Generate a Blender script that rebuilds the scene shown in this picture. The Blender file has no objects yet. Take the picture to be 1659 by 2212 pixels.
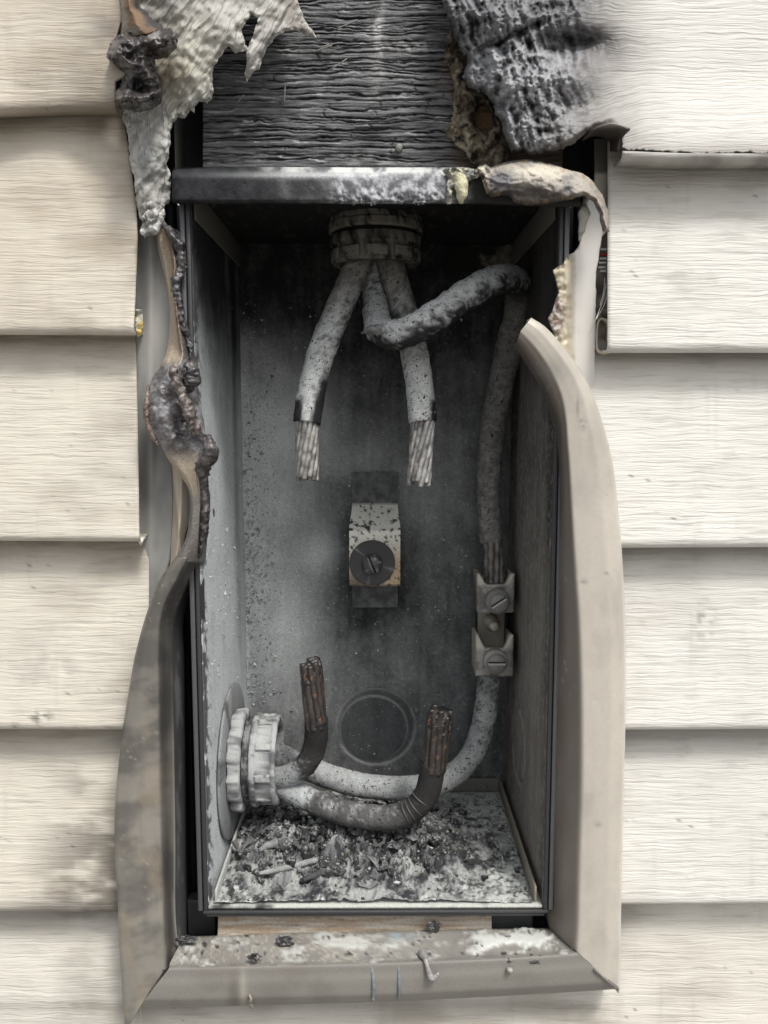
import bpy, bmesh, math, random
import numpy as np
from mathutils import Vector, Matrix
from mathutils.geometry import delaunay_2d_cdt

random.seed(7)
RNG = np.random.default_rng(7)
SC = bpy.context.scene
COL = SC.collection

# ------------------------------------------------------------------ camera, sky, sun, exposure
FPX, CX, CY, CAMD = 1800.0, 829.5, 1106.0, 0.5      # focal length and centre in a 1659 x 2212 frame
_n = np.array([(820 - CX) / FPX, (900 - CY) / FPX, 1.0]); _n /= np.linalg.norm(_n)
_x = np.array([1.0, 0.0, 0.0]); _x -= _n * _n.dot(_x); _x /= np.linalg.norm(_x)
_z = np.cross(_x, _n)
RW = np.stack([_x, _n, _z])                          # camera vector -> world vector
cam = bpy.data.cameras.new('camera')
cam.sensor_fit = 'VERTICAL'; cam.sensor_height = 36.0; cam.lens = 36.0 * FPX / 2212.0
cam.clip_start = 0.01; cam.clip_end = 200
co = bpy.data.objects.new('camera', cam); COL.objects.link(co)
_r = RW @ np.array([1, 0, 0.]); _d = RW @ np.array([0, 1., 0]); _f = RW @ np.array([0, 0, 1.])
M = Matrix.Identity(4)
for i in range(3):
    M[i][0] = _r[i]; M[i][1] = -_d[i]; M[i][2] = -_f[i]
M[0][3], M[1][3], M[2][3] = 0, -CAMD, 0
co.matrix_world = M
SC.camera = co

SUN_EL, SUN_AZ = math.radians(56), math.radians(30)  # azimuth to the right of the wall's normal
W = bpy.data.worlds.new('World'); SC.world = W; W.use_nodes = True
nt = W.node_tree; bg = nt.nodes['Background']
sky = nt.nodes.new('ShaderNodeTexSky'); sky.sky_type = 'NISHITA'; sky.sun_disc = False
sky.sun_elevation = SUN_EL; sky.sun_rotation = math.pi - SUN_AZ
sky.dust_density = 4.0; sky.air_density = 1.0; sky.ozone_density = 1.0
hs = nt.nodes.new('ShaderNodeHueSaturation'); hs.inputs['Saturation'].default_value = 0.25
nt.links.new(sky.outputs[0], hs.inputs['Color']); nt.links.new(hs.outputs[0], bg.inputs['Color'])
bg.inputs['Strength'].default_value = 0.10
sl = bpy.data.lights.new('sun', 'SUN'); sl.energy = 1.5; sl.angle = math.radians(12); sl.color = (1, 0.965, 0.90)
so = bpy.data.objects.new('sun', sl); COL.objects.link(so)
sd = Vector((math.sin(SUN_AZ) * math.cos(SUN_EL), -math.cos(SUN_AZ) * math.cos(SUN_EL), math.sin(SUN_EL)))
so.rotation_euler = sd.to_track_quat('Z', 'Y').to_euler(); so.location = sd * 3
SC.view_settings.view_transform = 'Standard'; SC.view_settings.look = 'None'
SC.view_settings.exposure = 0.80; SC.view_settings.gamma = 1

# ------------------------------------------------------------------ helpers: projection and noise
def P(u, v, Y):
    """world point seen at (u, v) of the 1659 x 2212 frame, lying in the vertical plane y = Y"""
    u, v, Y = np.broadcast_arrays(np.asarray(u, float), np.asarray(v, float), np.asarray(Y, float))
    rc = np.stack([(u - CX) / FPX, (v - CY) / FPX, np.ones_like(u)], -1)
    rw = rc @ RW.T
    t = (Y + CAMD) / rw[..., 1]
    return np.stack([rw[..., 0] * t, Y, rw[..., 2] * t], -1)

def px(n, Y=0.0):
    return n * (CAMD + Y) / FPX

_perm = np.random.default_rng(3).permutation(256); _perm = np.concatenate([_perm, _perm, _perm])
_grad = np.random.default_rng(4).normal(size=(256, 3)); _grad /= np.linalg.norm(_grad, axis=1)[:, None]
def pn(p):
    p = np.asarray(p, float); i = np.floor(p).astype(int); f = p - i; i &= 255
    w = f * f * f * (f * (f * 6 - 15) + 10); out = 0
    for a in (0, 1):
        for b in (0, 1):
            for c in (0, 1):
                h = _perm[_perm[_perm[i[..., 0] + a] + i[..., 1] + b] + i[..., 2] + c]
                g = _grad[h]; d = f - np.array([a, b, c])
                k = (w[..., 0] if a else 1 - w[..., 0]) * (w[..., 1] if b else 1 - w[..., 1]) * (w[..., 2] if c else 1 - w[..., 2])
                out = out + k * (g * d).sum(-1)
    return out * 1.5
def N2(u, v, s, seed=0.0, t=None):
    u, v = np.broadcast_arrays(np.asarray(u, float), np.asarray(v, float))
    return pn(np.stack([u / s, v / (t or s), np.full(u.shape, seed * 7.31 + .37)], -1))
def F2(u, v, s, seed=0.0, t=None, o=4, g=.55):
    a, tot, amp, k = 0, 0, 1.0, 1.0
    for i in range(o):
        a = a + amp * N2(u, v, s / k, seed + i, (t or s) / k); tot += amp; amp *= g; k *= 2.03
    return a / tot * 1.6
def R2(u, v, s, seed=0.0, t=None, o=4, g=.5):
    a, amp, k, tot = 0, 1., 1., 0
    for i in range(o):
        a = a + amp * (1 - 2 * np.abs(N2(u, v, s / k, seed + i, (t or s) / k))); tot += amp; amp *= g; k *= 2.03
    return a / tot
def F3(p, s, seed=0, o=4, g=.55):
    a, tot, amp, k = 0, 0, 1., 1.
    for i in range(o):
        a = a + amp * pn(np.asarray(p) * (k / s) + seed * 5.7 + i * 3.1); tot += amp; amp *= g; k *= 2.03
    return a / tot * 1.6
def sst(a, b, x):
    t = np.clip((np.asarray(x, float) - a) / (b - a), 0, 1); return t * t * (3 - 2 * t)
def mixc(c0, c1, m):
    c0 = np.asarray(c0, float); c1 = np.asarray(c1, float); m = np.asarray(m, float)[..., None]
    return c0 * (1 - m) + c1 * m
def blob(u, v, cu, cv, ru, rv):
    return np.exp(-(((u - cu) / ru) ** 2 + ((v - cv) / rv) ** 2))
def lerp(xs, ys, x):
    return np.interp(x, xs, ys)

# ------------------------------------------------------------------ helpers: objects
def tag(o, label=None, cat=None, group=None, kind=None):
    if label: o['label'] = label
    if cat: o['category'] = cat
    if group: o['group'] = group
    if kind: o['kind'] = kind
    return o
def empty(name, loc, label, cat, group=None):
    o = bpy.data.objects.new(name, None); COL.objects.link(o); o.empty_display_size = .02
    o.location = Vector([float(c) for c in loc]); return tag(o, label, cat, group)
def build(name, verts, faces, mat, parent=None, col=None, uv=None, smooth=True):
    verts = np.asarray(verts, float).reshape(-1, 3)
    off = np.array(parent.matrix_world.translation if False else (0, 0, 0), float)
    if parent is not None:
        q = parent
        while q is not None:
            off = off + np.array(q.location); q = q.parent
        loc = (0, 0, 0); verts = verts - off
    else:
        loc = verts.mean(0); verts = verts - loc
    me = bpy.data.meshes.new(name)
    me.from_pydata(verts.tolist(), [], [tuple(int(i) for i in f) for f in faces])
    if col is not None:
        c = np.asarray(col, float)
        if c.ndim == 1: c = np.tile(c, (len(verts), 1))
        at = me.color_attributes.new('col', 'FLOAT_COLOR', 'POINT')
        at.data.foreach_set('color', np.concatenate([np.clip(c, .002, 1), np.ones((len(c), 1))], 1).ravel())
    if uv is not None:
        ul = me.uv_layers.new(name='uv'); idx = np.empty(len(me.loops), int); me.loops.foreach_get('vertex_index', idx)
        ul.data.foreach_set('uv', np.asarray(uv, float)[idx].ravel())
    if smooth: me.polygons.foreach_set('use_smooth', [True] * len(me.polygons))
    me.materials.append(mat); me.update()
    o = bpy.data.objects.new(name, me); COL.objects.link(o)
    if parent is not None: o.parent = parent
    else: o.location = loc
    return o

class Acc:
    """collects pieces of ONE mesh"""
    def __init__(s): s.v = []; s.f = []; s.c = []; s.n = 0
    def add(s, v, f, c):
        v = np.asarray(v, float).reshape(-1, 3); c = np.asarray(c, float)
        if c.ndim == 1: c = np.tile(c, (len(v), 1))
        s.v.append(v); s.c.append(c); s.f += [tuple(i + s.n for i in q) for q in f]; s.n += len(v); return s
    def build(s, name, mat, parent=None, smooth=True):
        return build(name, np.concatenate(s.v), s.f, mat, parent, np.concatenate(s.c), None, smooth)

def grid_faces(nr, nc, wrap=False, base=0):
    r = np.arange(nr - 1)[:, None]; c = np.arange(nc if wrap else nc - 1)[None, :]; c2 = (c + 1) % nc
    return np.stack([base + r * nc + c, base + r * nc + c2, base + (r + 1) * nc + c2, base + (r + 1) * nc + c], -1).reshape(-1, 4)
def normals(pt):
    a = np.gradient(pt, axis=0); b = np.gradient(pt, axis=1); n = np.cross(b, a)
    return n / (np.linalg.norm(n, axis=-1, keepdims=True) + 1e-12)
def solid_grid(pt, thick, away=(0, 1, 0), const=False):
    """a sheet of real thickness from a grid of points (rows, cols, 3)"""
    nr, nc = pt.shape[:2]; n = normals(pt)
    s = np.sign((n * np.array(away)).sum(-1).mean()) or 1
    bk = pt + (np.array(away, float) if const else n * s) * thick; N = nr * nc
    f = [tuple(q) for q in grid_faces(nr, nc)]; f += [tuple(q[::-1]) for q in grid_faces(nr, nc, base=N)]
    loop = [(0, j) for j in range(nc)] + [(i, nc - 1) for i in range(1, nr)] + [(nr - 1, j) for j in range(nc - 2, -1, -1)] + [(i, 0) for i in range(nr - 2, 0, -1)]
    ids = [i * nc + j for i, j in loop]
    for a, b in zip(ids, ids[1:] + ids[:1]): f.append((b, a, a + N, b + N))
    return np.concatenate([pt.reshape(-1, 3), bk.reshape(-1, 3)]), f
def pip(pts, poly):
    x, y = pts[:, 0], pts[:, 1]; ins = np.zeros(len(pts), bool); n = len(poly); j = n - 1
    for i in range(n):
        xi, yi = poly[i]; xj, yj = poly[j]
        if yi != yj:
            k = ((yi > y) != (yj > y)) & (x < (xj - xi) * (y - yi) / (yj - yi) + xi); ins ^= k
        j = i
    return ins
def dens(poly, step, jag=0, seed=0):
    out = []
    for (a, b), (c, d) in zip(poly, list(poly[1:]) + [poly[0]]):
        k = max(1, int(math.hypot(c - a, d - b) / step))
        for i in range(k): out.append((a + (c - a) * i / k, b + (d - b) * i / k))
    o = np.array(out)
    if jag:
        o = o + jag * np.stack([F2(o[:, 0], o[:, 1], 22, seed, o=3, g=.7), F2(o[:, 0], o[:, 1], 22, seed + 9, o=3, g=.7)], -1) * 1.4
    return o
def tri_sheet(outline, step, holes=(), jag=0, seed=0):
    loops = [dens(outline, step, jag, seed)] + [dens(h, step, jag, seed + 3) for h in holes]
    pts, edges = [], []
    for l in loops:
        b = len(pts); pts += [tuple(p) for p in l]; edges += [(b + i, b + (i + 1) % len(l)) for i in range(len(l))]
    lo = loops[0].min(0); hi = loops[0].max(0)
    g = np.stack(np.meshgrid(np.arange(lo[0], hi[0], step), np.arange(lo[1], hi[1], step * .87)), -1)
    g[::2, :, 0] += step * .5; g = g.reshape(-1, 2) + RNG.uniform(-.18, .18, (g.shape[0] * g.shape[1], 2)) * step
    k = pip(g, loops[0])
    for h in loops[1:]: k &= ~pip(g, h)
    g = g[k]; al = np.array(pts)
    dm = np.concatenate([np.sqrt(((c[:, None] - al[None]) ** 2).sum(-1)).min(1) for c in np.array_split(g, max(1, len(g) // 2000))])
    g = g[dm > step * .55]
    allp = [Vector(p) for p in pts] + [Vector(p) for p in g.tolist()]
    vs, es, fs = delaunay_2d_cdt(allp, edges, [], 0, 1e-5)[:3]
    vs = np.array([tuple(v) for v in vs]); fs = np.array([tuple(f) for f in fs])
    ce = vs[fs].mean(1); k = pip(ce, loops[0])
    for h in loops[1:]: k &= ~pip(ce, h)
    fs = fs[k]
    used = np.unique(fs); rm = -np.ones(len(vs), int); rm[used] = np.arange(len(used)); vs = vs[used]; fs = rm[fs]
    ed = np.concatenate([np.sqrt(((c[:, None] - al[None]) ** 2).sum(-1)).min(1) for c in np.array_split(vs, max(1, len(vs) // 2000))])
    cnt = {}
    for t in fs:
        for a, b in ((t[0], t[1]), (t[1], t[2]), (t[2], t[0])): cnt.setdefault((min(a, b), max(a, b)), []).append((a, b))
    bd = [e[0] for e in cnt.values() if len(e) == 1]
    return vs, fs, ed, bd
def sheet(name, outline, yfn, cfn, mat, step=5, thick=.0014, holes=(), jag=1.5, seed=0, parent=None, uvfn=None):
    vs, fs, ed, bd = tri_sheet(outline, step, holes, jag, seed)
    u, v = vs[:, 0], vs[:, 1]
    Y = yfn(u, v, ed); pt = P(u, v, Y); N = len(vs)
    bk = pt + np.array([0, thick, 0]) * np.where(ed < .5, 1, 1)[:, None]
    c = cfn(u, v, ed, Y)
    f = [tuple(t) for t in fs] + [(t[0] + N, t[2] + N, t[1] + N) for t in fs] + [(b, a, a + N, b + N) for a, b in bd]
    uv = None
    if uvfn is not None:
        q = uvfn(u, v); uv = np.concatenate([q, q])
    return build(name, np.concatenate([pt, bk]), f, mat, parent, np.concatenate([c, c * .8]), uv)
def crom(pts, n):
    p = np.asarray(pts, float); p = np.concatenate([2 * p[:1] - p[1:2], p, 2 * p[-1:] - p[-2:-1]])
    m = len(p) - 3; t = np.linspace(0, m, n); i = np.minimum(t.astype(int), m - 1); f = t - i
    sh = (n,) + (1,) * (p.ndim - 1); f = f.reshape(sh)
    a, b, c, d = p[i], p[i + 1], p[i + 2], p[i + 3]
    return .5 * (2 * b + (c - a) * f + (2 * a - 5 * b + 4 * c - d) * f ** 2 + (3 * b - a - 3 * c + d) * f ** 3)
def even(path, n):
    q = crom(path, 400); s = np.concatenate([[0], np.cumsum(np.linalg.norm(np.diff(q, axis=0), axis=1))])
    t = np.linspace(0, s[-1], n); return np.stack([np.interp(t, s, q[:, k]) for k in range(q.shape[1])], -1), s[-1]
def tube(path, rad, nseg=24, n=None, rfn=None, caps=True):
    """returns verts, faces, s (0..1 along), theta, normals"""
    L = np.linalg.norm(np.diff(np.asarray(path), axis=0), axis=1).sum()
    n = n or max(6, int(L / (.0016)))
    q, L = even(path, n); T = np.gradient(q, axis=0); T /= np.linalg.norm(T, axis=1)[:, None]
    up = np.array([0.123, -1, .05]); A = np.zeros_like(q); a = up - T[0] * up.dot(T[0]); a /= np.linalg.norm(a)
    for i in range(n):
        a = a - T[i] * a.dot(T[i]); a /= np.linalg.norm(a); A[i] = a
    B = np.cross(T, A); th = np.linspace(0, 2 * math.pi, nseg, endpoint=False)
    nr = A[:, None] * np.cos(th)[None, :, None] + B[:, None] * np.sin(th)[None, :, None]
    s = np.linspace(0, 1, n)[:, None] * np.ones(nseg)[None]; TH = np.ones(n)[:, None] * th[None]
    r = np.full((n, nseg), rad) if np.isscalar(rad) else np.interp(s, np.linspace(0, 1, len(rad)), rad)
    pt = q[:, None] + nr * r[..., None]
    if rfn is not None: pt = pt + nr * rfn(pt, s, TH, nr)[..., None]
    v = pt.reshape(-1, 3); f = [tuple(k) for k in grid_faces(n, nseg, True)]
    if caps: f += [tuple(range(nseg))[::-1], tuple((n - 1) * nseg + k for k in range(nseg))]
    return v, f, s.ravel(), TH.ravel(), nr.reshape(-1, 3)
def lathe(prof, c, axis='Z', seg=72, rmod=None, close=True):
    """closed ring profile [(r, h)] turned about an axis through c"""
    pr = np.asarray(prof, float); n = len(pr); th = np.linspace(0, 2 * math.pi, seg, endpoint=False)
    r = pr[:, 0][:, None] * np.ones(seg); h = pr[:, 1][:, None] * np.ones(seg)
    if rmod is not None: r = r * rmod(th[None] * np.ones((n, 1)), pr[:, 1][:, None] * np.ones(seg), r)
    x, y = r * np.cos(th), r * np.sin(th)
    if axis == 'Z': pt = np.stack([x, y, h], -1)
    elif axis == 'X': pt = np.stack([h, x, y], -1)
    else: pt = np.stack([x, h, y], -1)
    pt = pt + np.asarray(c); f = [tuple(k) for k in grid_faces(n, seg, True)]
    if close: f += [tuple(k) for k in np.stack([(n - 1) * seg + np.arange(seg), (n - 1) * seg + (np.arange(seg) + 1) % seg, (np.arange(seg) + 1) % seg, np.arange(seg)], -1)]
    else: f += [tuple(range(seg))[::-1], tuple((n - 1) * seg + k for k in range(seg))]
    return pt.reshape(-1, 3), f
def bbox(lo, hi, bev=.0006, seg=2, sub=0):
    bm = bmesh.new(); bmesh.ops.create_cube(bm, size=1)
    lo = np.array(lo, float); hi = np.array(hi, float)
    for v in bm.verts: v.co = Vector(((lo + hi) / 2 + np.array(v.co) * (hi - lo)).tolist())
    if sub: bmesh.ops.subdivide_edges(bm, edges=bm.edges[:], cuts=sub, use_grid_fill=True)
    elif bev: bmesh.ops.bevel(bm, geom=bm.edges[:], offset=bev, segments=seg, profile=.5, affect='EDGES')
    bm.verts.index_update(); v = np.array([tuple(q.co) for q in bm.verts]); f = [tuple(q.index for q in k.verts) for k in bm.faces]; bm.free()
    return v, f
def loft(rows, nrow, ncol):
    """rows: list of cross sections, each a list of (u, v, Y[, dY]); smooth along the rows, rounded across"""
    ctrl = []
    for r in rows:
        a = np.array([(q + (0,))[:4] if len(q) == 3 else q for q in r], float)
        w = P(a[:, 0], a[:, 1], a[:, 2]); w[:, 1] += a[:, 3]; ctrl.append(w)
    c = crom(np.array(ctrl), nrow)                      # (nrow, k, 3)
    k = c.shape[1]; t = np.linspace(0, k - 1, ncol)
    ti = np.arange(k); out = np.stack([np.stack([np.interp(t, ti, c[i, :, d]) for d in range(3)], -1) for i in range(nrow)])
    for _ in range(2 if ncol > 65 else 1):
        out[:, 1:-1] = out[:, 1:-1] * .5 + (out[:, :-2] + out[:, 2:]) * .25
    return out
def uv_of(pt):
    """where a world point lands in the 1659 x 2212 frame (used only to lay out soot and ash patterns)"""
    q = np.asarray(pt) - np.array([0, -CAMD, 0]); c = q @ RW
    return c[..., 0] / c[..., 2] * FPX + CX, c[..., 1] / c[..., 2] * FPX + CY

# ------------------------------------------------------------------ materials
def vc(name, rough=.8, spec=.3, fine=.3, fscale=700, bump=.4, bscale=900, bdist=.0005, speck=None, metal=0, coat=0, rvar=.1, sss=0):
    m = bpy.data.materials.new(name); m.use_nodes = True; t = m.node_tree; L = t.links.new
    b = t.nodes['Principled BSDF']
    b.inputs['Roughness'].default_value = rough; b.inputs['Specular IOR Level'].default_value = spec; b.inputs['Metallic'].default_value = metal
    if coat: b.inputs['Coat Weight'].default_value = coat; b.inputs['Coat Roughness'].default_value = .25
    a = t.nodes.new('ShaderNodeAttribute'); a.attribute_name = 'col'
    tc = t.nodes.new('ShaderNodeTexCoord')
    n1 = t.nodes.new('ShaderNodeTexNoise'); n1.inputs['Scale'].default_value = fscale; n1.inputs['Detail'].default_value = 5; n1.inputs['Roughness'].default_value = .65
    L(tc.outputs['Object'], n1.inputs['Vector'])
    mr = t.nodes.new('ShaderNodeMapRange'); mr.inputs[1].default_value = .25; mr.inputs[2].default_value = .75
    mr.inputs[3].default_value = 1 - fine; mr.inputs[4].default_value = 1 + fine; L(n1.outputs['Fac'], mr.inputs[0])
    mx = t.nodes.new('ShaderNodeVectorMath'); mx.operation = 'SCALE'; L(a.outputs['Color'], mx.inputs[0]); L(mr.outputs[0], mx.inputs['Scale'])
    last = mx.outputs[0]
    for sp in (speck or []):
        c, sc, th, wd = sp
        n2 = t.nodes.new('ShaderNodeTexNoise'); n2.inputs['Scale'].default_value = sc; n2.inputs['Detail'].default_value = 3; n2.inputs['Roughness'].default_value = .6
        mp = t.nodes.new('ShaderNodeMapping'); mp.inputs['Location'].default_value = (sc * .013, th, wd * 31); L(tc.outputs['Object'], mp.inputs[0]); L(mp.outputs[0], n2.inputs['Vector'])
        r2 = t.nodes.new('ShaderNodeMapRange'); r2.inputs[1].default_value = th; r2.inputs[2].default_value = th + wd; L(n2.outputs['Fac'], r2.inputs[0])
        mm = t.nodes.new('ShaderNodeMix'); mm.data_type = 'RGBA'; L(r2.outputs[0], mm.inputs[0]); L(last, mm.inputs[6]); mm.inputs[7].default_value = (*c, 1); last = mm.outputs[2]
    L(last, b.inputs['Base Color'])
    n3 = t.nodes.new('ShaderNodeTexNoise'); n3.inputs['Scale'].default_value = bscale; n3.inputs['Detail'].default_value = 4; L(tc.outputs['Object'], n3.inputs['Vector'])
    bp = t.nodes.new('ShaderNodeBump'); bp.inputs['Strength'].default_value = bump; bp.inputs['Distance'].default_value = bdist
    L(n3.outputs['Fac'], bp.inputs['Height']); L(bp.outputs[0], b.inputs['Normal'])
    r3 = t.nodes.new('ShaderNodeMapRange'); r3.inputs[3].default_value = max(.05, rough - rvar); r3.inputs[4].default_value = min(1, rough + rvar)
    L(n1.outputs['Fac'], r3.inputs[0]); L(r3.outputs[0], b.inputs['Roughness'])
    if sss: b.inputs['Subsurface Weight'].default_value = sss; b.inputs['Subsurface Radius'].default_value = (.004, .003, .002); b.inputs['Subsurface Scale'].default_value = 1
    return m

def siding_mat(name, sx=26, sy=470, lo=.87, hi=1.02, bd=.0008, rough=.55):
    m = bpy.data.materials.new(name); m.use_nodes = True; t = m.node_tree; L = t.links.new; b = t.nodes['Principled BSDF']
    b.inputs['Roughness'].default_value = rough; b.inputs['Specular IOR Level'].default_value = .35
    a = t.nodes.new('ShaderNodeAttribute'); a.attribute_name = 'col'
    uv = t.nodes.new('ShaderNodeUVMap'); uv.uv_map = 'uv'
    def nz(sx, sy, det, rg, dis, off=0):
        mp = t.nodes.new('ShaderNodeMapping'); mp.inputs['Scale'].default_value = (sx, sy, 1); mp.inputs['Location'].default_value = (off, off * 1.7, off)
        n = t.nodes.new('ShaderNodeTexNoise'); n.inputs['Scale'].default_value = 1; n.inputs['Detail'].default_value = det; n.inputs['Roughness'].default_value = rg; n.inputs['Distortion'].default_value = dis
        L(uv.outputs[0], mp.inputs[0]); L(mp.outputs[0], n.inputs['Vector']); return n.outputs['Fac']
    g1 = nz(sx, sy, 2, .55, .3); g2 = nz(sx * 3.2, sy * 2.6, 3, .6, .2, 4.3); g3 = nz(9, 60, 3, .6, .6, 9.1)
    def mth(op, a_, b_):
        n = t.nodes.new('ShaderNodeMath'); n.operation = op
        for k, q in ((0, a_), (1, b_)):
            if isinstance(q, (int, float)): n.inputs[k].default_value = q
            else: L(q, n.inputs[k])
        return n.outputs[0]
    h = mth('ADD', mth('MULTIPLY', g1, 1.0), mth('MULTIPLY', g2, .38))
    bp = t.nodes.new('ShaderNodeBump'); bp.inputs['Strength'].default_value = 1.0; bp.inputs['Distance'].default_value = bd
    L(h, bp.inputs['Height']); L(bp.outputs[0], b.inputs['Normal'])
    gr = t.nodes.new('ShaderNodeMapRange'); gr.inputs[1].default_value = .46; gr.inputs[2].default_value = .66; gr.inputs[3].default_value = lo; gr.inputs[4].default_value = hi
    L(h, gr.inputs[0])
    g4 = t.nodes.new('ShaderNodeMapRange'); g4.inputs[1].default_value = .3; g4.inputs[2].default_value = .7; g4.inputs[3].default_value = .975; g4.inputs[4].default_value = 1.02; L(g3, g4.inputs[0])
    sc = t.nodes.new('ShaderNodeVectorMath'); sc.operation = 'SCALE'; L(a.outputs['Color'], sc.inputs[0]); L(mth('MULTIPLY', gr.outputs[0], g4.outputs[0]), sc.inputs['Scale'])
    L(sc.outputs[0], b.inputs['Base Color'])
    return m

M_SID = siding_mat('embossed_vinyl')
M_SKIN = siding_mat('wrinkled_vinyl', 22, 420, .55, 1.12, .0014, .6)
M_TRIM = vc('tan_vinyl', .38, .5, .05, 300, .12, 500, .0003)
M_LEDGE = vc('sooted_tan_vinyl', .5, .4, .12, 900, .25, 900, .0004)
M_FLANGE = vc('grey_vinyl', .4, .4, .05, 120, .08, 300, .0003)
M_MELT = vc('melted_vinyl', .62, .35, .22, 900, .6, 1100, .0007)
M_CHAR = vc('charred_vinyl', .38, .5, .4, 800, .7, 900, .0007, coat=.25)
M_STEEL = vc('sooty_painted_steel', .75, .3, .45, 1300, .5, 1500, .0005, speck=[((.26, .27, .27), 900, .70, .04), ((.012, .012, .013), 420, .74, .04)])
M_LEFT = vc('ash_dusted_steel', .8, .25, .2, 1700, .4, 1800, .0004, speck=[((.035, .037, .04), 900, .635, .03), ((.03, .031, .034), 420, .66, .02)])
M_RIGHT = vc('heat_browned_steel', .7, .3, .3, 900, .3, 900, .0004, speck=[((.008, .008, .008), 500, .68, .04)])
M_HOOD = vc('crusted_steel', .88, .1, .35, 900, .6, 700, .0006)
M_ASHC = vc('ash_coated_rubber', .85, .2, .3, 1500, .9, 1500, .0008, speck=[((.02, .02, .021), 430, .615, .04), ((.03, .03, .031), 1000, .61, .05)])
M_BLACK = vc('black_rubber', .45, .4, .25, 900, .25, 900, .0003)
M_COPPER = vc('sooted_copper', .5, .5, .4, 1500, .4, 1500, .0004, metal=.15)
M_METAL = vc('dull_metal', .55, .5, .35, 1300, .5, 1300, .0005, metal=.2)
M_ASH = vc('ash', .95, .1, .35, 1600, .9, 1500, .0009)
M_CHARWOOD = vc('charred_wood', .62, .35, .3, 1200, .6, 1100, .0006)
M_WOOD = vc('bare_wood', .75, .25, .25, 700, .4, 800, .0005)
M_DARK = vc('dark_sheathing', .85, .2, .2, 300, .2, 500, .0004)
M_GROUND = vc('concrete', .9, .2, .2, 8, .3, 60, .002)
M_FOAM = vc('yellowed_foam', .7, .3, .3, 900, .8, 900, .0009)
M_GLASSF = vc('white_fibre', .5, .4, .1, 900, .1, 900, .0002)

BEIGE = np.array([.592, .556, .484]); BEIGE_R = np.array([.628, .612, .572])
TRIM = np.array([.405, .378, .330]); GREY = np.array([.36, .36, .35])
SOOT = np.array([.012, .012, .013]); ASH = np.array([.42, .44, .44]); WASH = np.array([.66, .68, .65])

# ------------------------------------------------------------------ ground
gz = -1.25
v = np.array([(x, y, gz) for y in np.linspace(-60, .35, 30) for x in np.linspace(-60, 60, 60)])
tag(build('ground', v, grid_faces(30, 60), M_GROUND, None, np.array([.22, .21, .195])), kind='structure')

# ------------------------------------------------------------------ box: measured planes
XL = float(P(424, 900, 0)[0]); XR = float(P(1196, 900, 0)[0]); ZB = float(P(805, 1955, 0)[2]); ZT = float(P(820, 400, 0)[2]); DEP = .165
BW = (XL + XR) / 2

# ------------------------------------------------------------------ wall sheathing round the recess
def slab(lo, hi, acc, c): v_, f_ = bbox(lo, hi, 0); acc.add(v_, f_, c)
a = Acc()
c = (.02, .021, .023)
slab((-1.2, .036, -1.25), (XL - .022, .05, 1.2), a, c); slab((XR + .022, .036, -1.25), (1.2, .05, 1.2), a, c)
slab((XL - .022, .0362, -1.25), (XR + .022, .05, ZB - .02), a, c); slab((XL - .022, .0362, ZT + .002), (XR + .022, .05, 1.2), a, c)
slab((XL - .022, .05, ZB - .02), (XL - .02, .2, ZT + .002), a, c); slab((XR + .02, .05, ZB - .02), (XR + .022, .2, ZT + .002), a, c)
tag(a.build('wall_sheathing', M_DARK, None, False), 'black sheathing boards of the house wall behind the siding', 'wall')

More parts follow.
